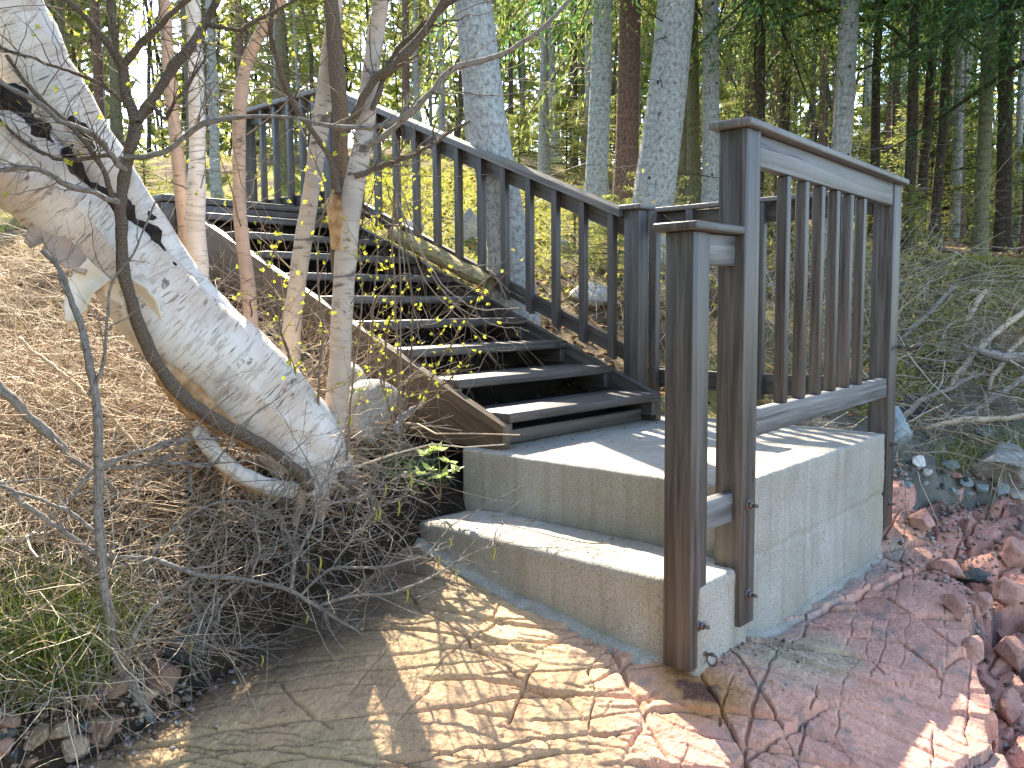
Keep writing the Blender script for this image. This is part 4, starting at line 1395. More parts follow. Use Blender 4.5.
young_birch([(199, 290, 3.75, 9), (198, 262, 3.75, 9.5), (196, 220, 3.74, 9), (197, 170, 3.73, 8.5), (197, 110, 3.72, 8), (195, 50, 3.7, 7.5), (193, 0, 3.68, 7), (190, -90, 3.62, 6), (196, -200, 3.6, 4)],
            BIRCH, 'slim white upright birch stem just behind the leaning birch', 14, 21)
young_birch([(192, 300, 3.85, 7), (188, 262, 3.85, 7), (182, 200, 3.84, 7), (175, 132, 3.83, 6.5), (170, 80, 3.82, 6), (165, 10, 3.8, 6), (158, -60, 3.75, 5), (160, -180, 3.7, 4)],
            BIRCH_PINK, 'pinkish young birch stem close beside the slim white one', 14, 22)
young_birch([(256, 372, 3.55, 7.5), (252, 340, 3.54, 7.5), (248, 285, 3.52, 7.5), (240, 215, 3.5, 7), (239, 150, 3.48, 7), (240, 105, 3.46, 6.5), (246, 66, 3.44, 6), (262, 30, 3.4, 5.5), (284, -10, 3.36, 5), (310, -90, 3.3, 4)],
            BIRCH_PINK, 'rough reddish birch stem bending right near its top, in front of the brown side board', 16, 23)
young_birch([(290, 420, 3.38, 9), (291, 385, 3.38, 9), (292, 330, 3.37, 9), (300, 262, 3.35, 9), (312, 185, 3.33, 8.5), (322, 115, 3.31, 8.5), (329, 55, 3.28, 8), (335, 0, 3.25, 7.5), (338, -90, 3.2, 6.5), (330, -220, 3.1, 5)],
            BIRCH_GREY, 'tan and white birch stem in front of the stairs, left of the forked pair', 16, 24)
fork, Pf = young_birch([(330, 470, 3.2, 12), (334, 430, 3.2, 11), (340, 360, 3.19, 10.5), (344, 285, 3.18, 10.5), (351, 205, 3.16, 11), (363, 140, 3.14, 9.5), (370, 75, 3.12, 9), (380, 10, 3.1, 8.5), (392, -70, 3.05, 7), (420, -200, 3, 5)],
                       BIRCH_GREY, 'grey-white birch stem with an orange scar, joined by a dark second stem', 18, 25)
P, r = stem_line([(343, 300, 3.215, 8), (338, 235, 3.22, 8.5), (339, 180, 3.22, 8), (340, 120, 3.22, 8), (336, 60, 3.22, 8), (331, 0, 3.22, 7), (322, -90, 3.2, 6)], 40)
skin(P, r, 12, .2, 26).build('side_stem', BARK_ALDER, fork, smooth=True)
P, r = stem_line([(340, 250, 3.165, 8.5), (338, 222, 3.16, 9.5), (336, 203, 3.16, 9.5), (337, 192, 3.17, 6)], 16)
skin(P, r, 12, .25, 27).build('scar', INNER, fork, smooth=True)
for k, sp in enumerate((
        [(344, 205, 3.14, 7), (330, 215, 3.1, 6), (345, 130, 3.1, 6.5), (372, 85, 3.05, 6.5), (405, 55, 3.0, 6.5), (440, 5, 2.95, 5.5), (470, -60, 2.9, 4)][2:],
        [(366, 145, 3.1, 5), (395, 128, 3.05, 4.5), (430, 95, 3.0, 4.5), (455, 68, 2.98, 4.2), (515, 46, 2.95, 3.6), (560, 10, 2.92, 3), (600, -30, 2.9, 2)],
        [(338, 192, 3.12, 5), (326, 150, 3.1, 4.5), (298, 112, 3.05, 4.5), (282, 75, 3.0, 4.2), (270, 35, 2.95, 4), (272, -10, 2.9, 3.4), (260, -80, 2.85, 2.5)],
        [(372, 110, 3.08, 4), (392, 60, 3.05, 4), (420, 25, 3.0, 3.5), (470, -10, 2.95, 3)],
        [(355, 175, 3.12, 4), (388, 165, 3.08, 3.2), (420, 150, 3.04, 2.6), (470, 120, 3, 2)])):
    P, r = stem_line(sp, 30, .010, .7)
    g = skin(P, r, 9, .2, 30+k)
    A, ra, B, rb = side_shoots(P, 12, (.12, .42), .003)
    g.tubes(A, ra, 4); g.tubes(B, rb, 3)
    g.build('branch', BARK_ALDER if k != 1 else BARK_TWIG, fork, smooth=True)

# alder in front of the leaning birch
al = empty('alder_shrub', at(300, 478, 2.98), 'dark crooked alder crossing in front of the leaning birch, branching to the top', 'shrub')
main = [(312, 490, 3.0, 9), (286, 462, 2.94, 9), (250, 438, 2.88, 9.5), (212, 418, 2.83, 10), (184, 398, 2.79, 10), (160, 368, 2.75, 10), (143, 335, 2.71, 10), (129, 292, 2.67, 10), (122, 250, 2.64, 9),
        (120, 212, 2.62, 8.5), (125, 180, 2.61, 8.5), (131, 150, 2.6, 9), (136, 122, 2.6, 9.5)]
P, r = stem_line(main, 70, .008, .62)
skin(P, r, 16, .24, 41).build('trunk', BARK_ALDER, al, smooth=True)
ends = []
for k, sp in enumerate((
        [(136, 125, 2.6, 9), (124, 84, 2.59, 7), (121, 64, 2.58, 6.5), (108, 44, 2.57, 5.5), (85, 18, 2.55, 5), (62, -4, 2.53, 4.5), (20, -40, 2.5, 3.5)],
        [(122, 68, 2.58, 5), (116, 50, 2.575, 4.5), (112, 20, 2.57, 4), (106, -12, 2.56, 3.5), (100, -60, 2.5, 3)],
        [(122, 66, 2.58, 5.5), (140, 44, 2.56, 5), (160, 25, 2.54, 4.6), (186, 0, 2.52, 4.2), (220, -30, 2.5, 3.5)],
        [(137, 122, 2.6, 8), (152, 100, 2.61, 7.5), (168, 74, 2.62, 7.5), (188, 50, 2.62, 7), (206, 20, 2.63, 6), (218, -10, 2.64, 5), (225, -80, 2.64, 4)],
        [(120, 160, 2.6, 4), (150, 155, 2.56, 4), (172, 147, 2.54, 4), (190, 130, 2.52, 4), (212, 120, 2.5, 3.6), (245, 117, 2.48, 3.4), (290, 118, 2.46, 3.2), (335, 127, 2.45, 3), (385, 124, 2.45, 2.6), (415, 108, 2.45, 2)],
        [(121, 205, 2.61, 4.5), (95, 192, 2.56, 4.5), (65, 184, 2.52, 4.5), (45, 172, 2.48, 4), (20, 168, 2.44, 3.6), (-20, 170, 2.4, 3)],
        [(126, 172, 2.6, 4.5), (112, 155, 2.56, 4.5), (92, 134, 2.52, 4.5), (60, 120, 2.48, 4), (30, 98, 2.44, 3.6), (-20, 70, 2.4, 3)],
        [(112, 198, 2.6, 4), (104, 172, 2.56, 4), (88, 145, 2.52, 4), (68, 124, 2.49, 3.4), (35, 92, 2.45, 3), (8, 55, 2.42, 2.5)],
        [(128, 165, 2.6, 3.5), (105, 155, 2.55, 3), (70, 160, 2.52, 3), (35, 150, 2.5, 2.6), (-10, 110, 2.46, 2.2)],
        [(136, 110, 2.6, 3), (100, 84, 2.55, 2.6), (60, 68, 2.5, 2.3), (20, 55, 2.46, 2), (-20, 40, 2.4, 2)],
        [(152, 100, 2.61, 3), (165, 118, 2.6, 2.6), (176, 100, 2.58, 2.2), (205, 60, 2.55, 2)],
        [(205, 22, 2.63, 3.5), (235, 30, 2.6, 3), (270, 14, 2.58, 2.6), (310, -10, 2.55, 2.2)])):
    P, r = stem_line(sp, 30, .008, .72)
    g = skin(P, r, 9, .25, 50+k)
    A, ra, B, rb = side_shoots(P, 16, (.06, .34), .0020)
    g.tubes(A, ra, 4); g.tubes(B, rb, 3)
    g.build('branch', BARK_TWIG if k in (4, 5, 6) else BARK_ALDER, al, smooth=True)
    ends.append(B[:, -1])
E_ = np.concatenate(ends)
buds_at(E_[RNG.random(len(E_)) < .14]).build('leaves', BUDS, al)

# budding shrubs between the birches and the stairs
for nm, lab, stems in (
        ('budding_shrub', 'thin shrub with bright yellow-green buds rising beside the white boulder', [
            [(402, 436, 3.3, 3), (398, 380, 3.28, 2.8), (396, 310, 3.26, 2.4), (392, 235, 3.24, 2), (400, 165, 3.22, 1.5), (392, 120, 3.2, 1)],
            [(404, 432, 3.32, 3), (410, 370, 3.3, 2.4), (412, 300, 3.29, 2), (404, 240, 3.27, 1.6), (384, 180, 3.24, 1)],
            [(406, 430, 3.3, 2.6), (428, 385, 3.26, 2.2), (450, 345, 3.22, 1.8), (470, 318, 3.18, 1.2), (482, 292, 3.16, .8)],
            [(400, 432, 3.28, 2.6), (380, 380, 3.24, 2), (372, 320, 3.22, 1.6), (378, 255, 3.2, 1.2), (370, 215, 3.2, .8)],
            [(408, 430, 3.3, 2.4), (436, 392, 3.25, 1.8), (458, 372, 3.2, 1.4), (476, 352, 3.18, .8)],
            [(398, 430, 3.3, 2.4), (386, 395, 3.3, 1.8), (388, 330, 3.3, 1.5), (410, 280, 3.28, .9)]]),
        ('budding_shrub', 'thin shrub with sparse yellow buds between the tan birch and the forked birch', [
            [(322, 468, 3.1, 3), (318, 400, 3.08, 2.6), (322, 330, 3.06, 2.2), (318, 250, 3.05, 1.8), (326, 190, 3.04, 1.4), (300, 130, 3.02, 1)],
            [(308, 462, 3.1, 2.6), (298, 395, 3.05, 2), (282, 330, 3.02, 1.6), (272, 270, 3.0, 1.1), (278, 235, 3.0, .8)],
            [(312, 470, 3.1, 2.4), (305, 410, 3.04, 1.8), (290, 355, 3.02, 1.4), (268, 300, 3.0, 1)],
            [(345, 460, 3.12, 2.6), (352, 380, 3.1, 2), (362, 310, 3.08, 1.6), (360, 250, 3.06, 1)]])):
    root = empty(nm, at(stems[0][0][0], stems[0][0][1], stems[0][0][2]), lab, 'shrub')
    g = G(); bd = []
    for sp in stems:
        P, r = stem_line(sp, 30, .008, .5)
        g.tubes(P, r, 6)
        A, ra, B, rb = side_shoots(P, 11, (.06, .30), .0015, .4)
        g.tubes(A, ra, 3); g.tubes(B, rb, 3)
        q = np.concatenate([A[:, ::2].reshape(-1, 3), B[:, -1], P[8::3]])
        bd.append(q[RNG.random(len(q)) < .48])
    g.build('stems', TWIGS_DK, root, smooth=True)
    buds_at(np.concatenate(bd), (.010, .022)).build('leaves', BUDS, root)

# bare drooping twigs over the treads
root = empty('bare_shrub', at(398, 190, 3.4), 'bare grey twigs drooping over the middle treads of the stairs', 'shrub')
g = G()
for sp in ([(404, 432, 3.36, 2.5), (402, 330, 3.38, 2.5), (398, 240, 3.4, 2.6), (396, 195, 3.42, 2.2), (412, 250, 3.44, 2), (432, 290, 3.46, 1.8), (462, 318, 3.48, 1.4), (500, 345, 3.5, 1)],
           [(396, 200, 3.42, 2.2), (420, 245, 3.46, 2), (448, 290, 3.5, 1.8), (480, 308, 3.54, 1.6), (520, 308, 3.56, 1)],
           [(402, 215, 3.4, 2), (430, 268, 3.42, 1.8), (455, 305, 3.44, 1.6), (478, 335, 3.46, 1.3), (496, 362, 3.48, .9)],
           [(398, 225, 3.38, 2), (408, 280, 3.36, 1.7), (418, 330, 3.34, 1.4), (430, 372, 3.32, 1)],
           [(400, 190, 3.44, 2), (425, 240, 3.5, 1.6), (455, 268, 3.54, 1.4), (486, 266, 3.58, 1.2), (494, 276, 3.6, 1), (510, 292, 3.6, .8)],
           [(420, 250, 3.46, 1.6), (450, 300, 3.48, 1.4), (490, 322, 3.5, 1.2), (528, 330, 3.52, .8)]):
    P, r = stem_line(sp, 30, .012, .36)
    g.tubes(P, r, 5)
    A, ra, B, rb = side_shoots(P, 7, (.08, .30), .0016, -.3, zone=(.4, 1))
    g.tubes(A, ra, 3); g.tubes(B, rb, 3)
g.build('stems', SHRUBW, root, smooth=True)

# slim dead sapling at the lower left
DG = float(seen(ray_ground(146, 712))[2])
root = empty('dead_sapling', at(146, 712, DG), 'slim grey leafless sapling standing crooked at the rock edge below the leaning birch', 'shrub')
P, r = stem_line([(158, 738, DG+.02, 6), (146, 712, DG, 6.5), (132, 685, DG-.03, 6.5), (116, 652, 2.46, 6.5), (108, 610, 2.42, 6), (103, 560, 2.42, 6), (99, 500, 2.42, 6), (99, 450, 2.42, 5.5), (93, 390, 2.42, 5), (84, 340, 2.42, 4.5), (72, 302, 2.42, 4), (60, 270, 2.42, 3), (42, 252, 2.42, 2)], 70, .006, .8)
skin(P, r, 12, .22, 61).build('trunk', BARK_TWIG, root, smooth=True)
for k, sp in enumerate(([(122, 664, 2.42, 4.5), (132, 645, 2.42, 4.5), (143, 620, 2.44, 4), (165, 600, 2.46, 3), (190, 580, 2.48, 2)],
                        [(88, 395, 2.42, 3), (104, 360, 2.41, 3), (108, 320, 2.4, 2.6), (112, 285, 2.4, 2.2), (135, 250, 2.38, 1.8), (155, 200, 2.36, 1.4)],
                        [(72, 302, 2.42, 2.6), (62, 282, 2.4, 2.4), (55, 258, 2.4, 2)],
                        [(99, 470, 2.42, 3), (130, 455, 2.44, 2.6), (170, 442, 2.46, 2.2), (215, 438, 2.5, 1.8)],
                        [(102, 540, 2.42, 3.4), (70, 512, 2.4, 3.4), (40, 500, 2.38, 3), (0, 486, 2.36, 2.6)])):
    P, r = stem_line(sp, 24, .006, .6)
    g = skin(P, r, 7, .2, 64+k)
    A, ra, B, rb = side_shoots(P, 7, (.06, .22), .002)
    g.tubes(A, ra, 4); g.tubes(B, rb, 3)
    g.build('branch', BARK_TWIG, root, smooth=True)

# low alder bough with catkins reaching over the rock
root = empty('catkin_branch', at(200, 585, 2.62), 'crooked leafless bough with hanging yellow catkins reaching low over the rock', 'branch')
cats = []
for k, sp in enumerate((
        [(150, 560, 2.6, 5), (200, 574, 2.6, 4.6), (245, 578, 2.6, 4.4), (292, 590, 2.6, 4), (315, 606, 2.6, 3.6), (336, 618, 2.6, 3), (362, 632, 2.6, 2)],
        [(292, 590, 2.6, 3.6), (296, 560, 2.61, 3.4), (312, 530, 2.63, 3), (318, 505, 2.64, 2.6), (326, 478, 2.66, 2), (340, 452, 2.68, 1.4)],
        [(318, 606, 2.6, 3), (352, 596, 2.6, 2.6), (392, 594, 2.6, 2.4), (430, 578, 2.62, 2.2), (470, 556, 2.63, 2), (500, 544, 2.64, 1.4)],
        [(300, 596, 2.6, 2.6), (330, 570, 2.6, 2.4), (372, 568, 2.6, 2.2), (405, 562, 2.6, 1.8), (455, 545, 2.62, 1.2)],
        [(245, 578, 2.6, 2.6), (225, 604, 2.58, 2.4), (208, 622, 2.57, 2.2), (190, 650, 2.56, 1.8), (196, 680, 2.55, 1)],
        [(200, 574, 2.6, 2.6), (190, 600, 2.58, 2.4), (212, 640, 2.57, 2), (240, 648, 2.56, 1.4), (262, 640, 2.56, 1)],
        [(318, 505, 2.64, 2), (350, 500, 2.66, 1.8), (372, 492, 2.68, 1.6), (395, 480, 2.7, 1.3), (412, 470, 2.7, 1)],
        [(150, 560, 2.6, 3), (172, 528, 2.62, 2.8), (205, 505, 2.64, 2.4), (240, 500, 2.66, 2), (275, 520, 2.66, 1.6), (300, 545, 2.66, 1)],
        [(250, 580, 2.6, 2.4), (262, 550, 2.6, 2), (255, 520, 2.6, 1.7), (285, 490, 2.6, 1.4), (272, 462, 2.6, 1)],
        [(335, 560, 2.63, 2), (360, 530, 2.64, 1.7), (378, 510, 2.66, 1.4), (400, 500, 2.68, 1)])):
    P, r = stem_line(sp, 26, .010, .52)
    g = skin(P, r, 7, .2, 75+k)
    A, ra, B, rb = side_shoots(P, 20, (.06, .30), .0021, .12, bend=.6, sub=3)
    g.tubes(A, ra, 4); g.tubes(B, rb, 3)
    g.build('twig', BARK_TWIG, root, smooth=True)
    if k == 2: cats += [P[12], P[18], P[24]]
    if k in (6, 9): cats += [P[16], P[24]]
    if k == 5: cats.append(P[6])
    cats.append(A[2, 4])
for c in cats:
    L = RNG.uniform(.028, .05)
    q = np.linspace(0, 1, 7)
    G().tubes(np.c_[c[0]+.004*np.sin(q*4), c[1]+0*q, c[2]-L*q], .0032*(1-.6*(q-.45)**2*4*.6), 7, True).build('catkin', CATKIN, root)

# pale leafy sprout beside the block
root = empty('leafy_sprout', at(440, 492, 3.3), 'pale green leafy sprout growing in the corner beside the concrete block', 'plant')
g, lf = G(), G()
tips = [at(425, 455, 3.24), at(438, 450, 3.22), at(450, 462, 3.24), at(430, 470, 3.22), at(443, 476, 3.25), at(420, 474, 3.26), at(455, 470, 3.27)]
for tpt in tips:
    bpt = at(440, 500, 3.3)
    mid = (bpt+tpt)/2+RNG.normal(0, .01, 3)
    g.tubes(smooth_line([bpt, mid, tpt], 8), np.linspace(.0025, .0012, 8), 5)
    n = 9
    D = unit(rand_dirs(n, (-.2, .8)))
    lf.leaves(np.repeat(tpt[None], n, 0), D, rand_dirs(n, (.3, 1)), RNG.uniform(.03, .055, n), RNG.uniform(.014, .024, n))
g.build('stems', TWIGS_DK, root, smooth=True); lf.build('leaves', SPROUT, root)

# ================================================================== STONES
def stone(name, p, size, mat, label, cat='rock', group=None, squash=(1, 1, .7), cuts=9, rotz=None, seed=None, sink=.25):
    import bmesh
    rg = np.random.default_rng(seed if seed is not None else int(RNG.integers(1e9)))
    bm = bmesh.new()
    bmesh.ops.create_icosphere(bm, subdivisions=4, radius=1)
    V = np.array([v.co[:] for v in bm.verts])
    for _ in range(int(cuts*1.7)):
        n = unit(rg.normal(size=3)*np.array([1, 1, .8])); h = rg.uniform(.42, .80)
        d = V@n-h
        V = np.where((d > 0)[:, None], V-n*(d*.94)[:, None], V)
    k = fbm(V[:, 0]*2+V[:, 2]*1.7+rg.random()*9, V[:, 1]*2-V[:, 2]*1.3, 5)
    k2 = fbm(V[:, 0]*7+V[:, 2]*5, V[:, 1]*7-V[:, 2]*6, 6)
    V = V*(1+.07*k+.025*k2)[:, None]*np.array(squash)*size
    a = rg.random()*6.28 if rotz is None else rotz
    c, s = math.cos(a), math.sin(a)
    V = np.c_[V[:, 0]*c-V[:, 1]*s, V[:, 0]*s+V[:, 1]*c, V[:, 2]]
    for v, q in zip(bm.verts, V): v.co = q
    me = bpy.data.meshes.new(name); bm.to_mesh(me); bm.free()
    me.polygons.foreach_set('use_smooth', np.ones(len(me.polygons), bool))
    try: me.set_sharp_from_angle(angle=R(28))
    except Exception: pass
    o = obj(name, me, mat)
    o.location = (p[0], p[1], p[2]+size*squash[2]*(1-2*sink))
    return tag(o, label, cat, group)


def on_top(u, d):
    p = at(u, 300, d)
    return np.array([p[0], p[1], float(top_z(np.array([p[0]]), np.array([p[1]]))[0])])


stone('boulder', at(372, 398, 3.46)-np.array([0, 0, .10]), .15, STONE_GREY, 'pale rounded boulder wedged between the forked birch and the brown side board', 'boulder', None, (1, .8, .85), 3, .5, 5, .3)
stone('boulder', at(345, 372, 3.62)-np.array([0, 0, .08]), .11, STONE_GREY, 'smaller pale boulder behind the forked birch, next to the larger one', 'boulder', None, (1, .8, .8), 3, .9, 8, .3)
stone('boulder', at(892, 425, 4.25)-np.array([0, 0, .10]), .16, STONE_BLUE, 'bluish lichened rock standing against the far bolted post', 'boulder', None, (.8, .8, 1.1), 8, .5, 11, .3)
stone('boulder', ray_ground(1000, 468), .26, STONE_GREY, 'broad pale flat boulder among the beach stones under the bank', 'boulder', None, (1.2, .8, .45), 6, .2, 12, .45)
stone('boulder', ray_ground(928, 418)+np.array([.1, .1, 0]), .22, STONE_DARK, 'long dark slate-blue rock under the brushwood of the bank', 'boulder', None, (1.3, .8, .5), 9, .2, 13, .35)
stone('boulder', ray_ground(152, 628)-np.array([0, 0, .02]), .085, STONE_DARK, 'dark teal-green stone behind the slim dead sapling', 'boulder', None, (1, .8, .8), 5, 1, 14, .3)
lst = [(918, 464, .055, STONE_WHITE, 'white rounded stone at the foot of the far grey post'), (926, 473, .038, STONE_WHITE, 'smaller white stone tucked under the white rounded one'),
       (950, 468, .060, STONE_BLUE, 'blue-grey stone beside the dry grass tuft'), (968, 484, .042, STONE_BLUE, 'slate-coloured stone first in the row on the red ledge'),
       (980, 489, .05, STONE_BLUE, 'pale blue stone second in the row on the red ledge'), (1000, 492, .06, STONE_BLUE, 'blue-grey stone third in the row on the red ledge'),
       (1018, 497, .055, STONE_GREY, 'grey stone at the end of the row on the red ledge'), (990, 478, .05, STONE_DARK, 'dark stone behind the row of blue-grey stones'),
       (1012, 482, .045, STONE_GREY, 'small grey stone in front of the broad flat boulder'), (965, 442, .07, STONE_DARK, 'dark stone half under the brushwood'),
       (1010, 440, .09, STONE_GREY, 'grey lichened stone at the top of the beach stones'), (940, 452, .05, STONE_GREY, 'pale stone behind the grass tuft'),
       (985, 436, .06, STONE_BLUE, 'bluish stone at the foot of the brushwood pile'), (1030, 470, .07, STONE_BLUE, 'blue-grey stone at the end of the flat boulder')]
for k_ in range(34):
    u_, v_ = RNG.uniform(905, 1040), RNG.uniform(440, 500)
    lst.append((u_, v_, RNG.uniform(.018, .036), (STONE_BLUE, STONE_GREY, STONE_DARK, STONE_RED)[RNG.integers(0, 4)], 'small loose shingle stone among the larger stones under the bank'))
for u, v, s, m, lab in lst:
    stone('beach_stone', ray_ground(u, v), s, m, lab, 'stone', 'loose beach stones under the bank', (1, .75, .6), 7, None, None, .3)
lst = [(28, 690, .075, STONE_RUST, 'broken red stone below the green grass'), (62, 735, .05, STONE_TAN, 'tan broken stone in the rubble below the grass'), (38, 742, .06, STONE_TAN, 'pale tan block at the very corner of the rubble'),
       (88, 705, .05, STONE_RUST, 'reddish flat stone between the grass and the dead sapling'), (105, 735, .06, STONE_RUST, 'red-brown stone wedged at the rock edge'), (165, 682, .085, STONE_RUST, 'dark red stone under the dead sapling foot'),
       (110, 690, .06, STONE_RUST, 'rusty stone behind the dead sapling foot'), (75, 755, .06, STONE_TAN, 'yellowish stone on the edge of the tan ledge'), (8, 728, .055, STONE_RUST, 'red stone beside the dry blades'),
       (185, 655, .11, STONE_DARK, 'dark wet block in the shade under the bough')]
for k_ in range(26):
    u_ = RNG.uniform(-10, 190)
    lst.append((u_, 752-.28*u_+RNG.uniform(-22, 24), RNG.uniform(.018, .045), (STONE_RUST, STONE_TAN, STONE_RUST, STONE_DARK)[RNG.integers(0, 4)], 'small loose chip in the rubble at the foot of the bank'))
for u, v, s, m, lab in lst:
    stone('broken_stone', ray_ground(u, v), s, m, lab, 'stone', 'broken stones at the foot of the bank', (1, .8, .65), 10, None, None, .3)
lst = [(972, 655, .085, 'red block on edge below the slab'), (988, 690, .075, 'squarish red block low beside the slab'), (1010, 715, .09, 'tan-lit red block near the picture corner'), (1012, 660, .10, 'large red block across the gully'),
       (955, 612, .07, 'split red block against the slab edge'), (982, 607, .085, 'grey-red block in the gully'), (1012, 600, .10, 'rounded greyish block beyond the gully'), (1015, 560, .10, 'dark red block high in the gully'),
       (948, 572, .08, 'brownish block at the head of the gully'), (920, 525, .09, 'upright red block by the foot of the far post'), (1000, 640, .06, 'small red wedge between two larger blocks'), (975, 580, .08, 'dark smooth block in the gully bed')]
for k, (u, v, s, lab) in enumerate(lst):
    stone('rock_block', ray_ground(u, v), s, STONE_RED if k != 11 else STONE_DARK, lab+', right of the concrete', 'rock', 'broken blocks beside the red slab', (1.1, .7, .75), 12, None, None, .35)
stone('stump', ray_ground(468, 240)+np.array([0, 0, .03]), .13, STONE_GREY, 'weathered stump-like stone in the sunny moss behind the stair balusters', 'stone', None, (.8, .7, 1.2), 8, 0, 31, .3)
for k, (u, v, lab) in enumerate(((410, 235, 'mossy stone behind the upper stair balusters'), (560, 250, 'low stone on the slope behind the middle stair balusters'), (586, 300, 'grey-green boulder behind the lower stair balusters'))):
    stone('boulder', ray_ground(u, v), (.12, .10, .17)[k], STONE_GREY, lab, 'boulder', None, (1.2, .8, .7), 6, None, 33+k, .35)

# ================================================================== LOGS AND DEAD WOOD
P = smooth_line(np.array([(1.17, 2.14, .70), (1.16, 2.4, .80), (1.15, 2.65, .905), (1.16, 2.95, 1.02)]), 26)
tag(skin(P, np.full(26, .046), 14, .28, 91).build('mossy_log', BARK_LOG, smooth=True), 'short mossy log lying along the far side board of the stairs', 'log')


def log_piece(spec, mat, label, seed, name='fallen_branch', grp=None, shoots=8):
    P, r = stem_line(spec, 34, .012, .6)
    root = empty(name, P[len(P)//2], label, 'branch', grp)
    g = G().tubes(P, r*(1+.15*fbm(np.arange(34)*.5, np.zeros(34), seed)), 10, True)
    A, ra, B, rb = side_shoots(P, shoots, (.1, .45), .0035, .1)
    multi('branch', [(g.tubes(A, ra, 4).tubes(B, rb, 3), mat)], root)
    return root


log_piece([(18, 398, 3.5, 6), (60, 408, 3.5, 6.5), (100, 412, 3.5, 6.5), (146, 417, 3.5, 6.5)], BARK_TWIG, 'pale straight log lying in the brush left of the leaning birch', 1, shoots=2)
log_piece([(-30, 360, 2.7, 9), (5, 392, 2.72, 9), (38, 425, 2.74, 8), (70, 455, 2.76, 6), (100, 478, 2.78, 4.5), (122, 500, 2.8, 3)], BARK_TWIG, 'thick grey dead branch slanting down into the brush at the picture edge', 2)
log_piece([(-20, 470, 2.5, 5), (20, 500, 2.5, 5), (60, 530, 2.52, 4.6), (100, 555, 2.55, 4), (160, 558, 2.58, 2.6)], BARK_TWIG, 'bent dead branch in front of the slim sapling, pointing at the bough', 3)
log_piece([(-10, 545, 2.6, 4), (40, 530, 2.62, 4), (95, 470, 2.7, 3.6), (150, 450, 2.74, 3), (205, 438, 2.8, 2)], BARK_TWIG, 'pale branch rising across the brush toward the birch root', 4)
log_piece([(20, 340, 3.3, 3), (60, 372, 3.2, 3.4), (105, 410, 3.1, 3.2), (150, 460, 3.0, 2)], TWIGS, 'thin brown branch sloping down through the brush', 5)
log_piece([(110, 470, 2.7, 3.4), (160, 462, 2.72, 3.4), (200, 465, 2.75, 3), (222, 462, 2.8, 2)], BARK_TWIG, 'short pale stick ending under the curved birch root', 6)
log_piece([(395, 432, 3.25, 5), (402, 418, 3.28, 6), (415, 408, 3.3, 4), (428, 402, 3.33, 2)], BARK_TWIG, 'grey splintered root end beside the pale boulder', 7, shoots=4)
for k, (sp, lab) in enumerate((
        ([(1060, 355, 4.9, 10), (1015, 358, 4.85, 9), (985, 352, 4.8, 6), (962, 345, 4.8, 3)], 'pale thick branch stub at the picture edge on the bank'),
        ([(1040, 300, 5.4, 5), (1000, 330, 5.2, 5), (965, 365, 5.0, 4.5), (940, 400, 4.8, 3)], 'long grey branch sloping from crest to foot of the bank'),
        ([(955, 285, 5.9, 4), (930, 312, 5.6, 4), (905, 335, 5.3, 3.4), (880, 360, 5.0, 2.4)], 'grey branch drooping toward the far grey post'),
        ([(1030, 415, 4.6, 4.6), (990, 420, 4.55, 5), (958, 420, 4.5, 4.6), (925, 428, 4.5, 3)], 'bleached branch lying at the foot of the brushwood'),
        ([(1030, 372, 4.8, 4.6), (1000, 395, 4.7, 4.6), (975, 410, 4.6, 4), (950, 425, 4.5, 2.4)], 'forked grey branch hanging over the beach stones'),
        ([(985, 290, 5.8, 4), (962, 330, 5.5, 4), (948, 372, 5.2, 3.2), (930, 402, 4.9, 2)], 'slender dark branch in the middle of the bank'),
        ([(900, 420, 4.6, 4.4), (922, 400, 4.65, 4.4), (950, 388, 4.7, 3.6), (985, 372, 4.8, 2.4)], 'curved pale branch near the eye bolt of the far post'),
        ([(1035, 330, 5.2, 4), (1010, 352, 5.1, 4), (990, 385, 4.9, 3.4), (985, 412, 4.7, 2.2)], 'steep pale branch at the end of the brushwood'),
        ([(870, 395, 4.9, 4), (910, 382, 5.0, 4), (950, 362, 5.1, 3.4), (1000, 345, 5.2, 2)], 'nearly level grey branch across the middle of the bank'))):
    log_piece(sp, (BARK_TWIG, TWIGS)[k % 2], lab, 20+k, 'dead_branch', 'dead branches on the bank past the railing', 14)


# ================================================================== BRUSH, LITTER AND GRASS (masses)
def fan(n, u0, u1, d0, d1, pw=1.0, ok=None):
    u = RNG.uniform(u0, u1, n); d = d0+(d1-d0)*RNG.random(n)**pw
    x = CAM[0]+d*(HF[0]+HR[0]*(u-512)/FOC); y = CAM[1]+d*(HF[1]+HR[1]*(u-512)/FOC)
    k = ~((x > .02) & (x < 1.32) & (y > .9) & (y < 5.2)) & ~((x > -.4) & (x < 1.6) & (y > -.3) & (y < 1.24)) & (y > bank_y(x)+.0)
    if ok is not None: k &= ok(x, y)
    x, y = x[k], y[k]
    return np.c_[x, y, soil_z(x, y)]


def glade_w(x, y): return np.exp(-(((x-3.1)*.62+(y-5.3)*.4)**2/2.6 + ((x-3.1)*-.5+(y-5.3)*.6)**2/3.2))


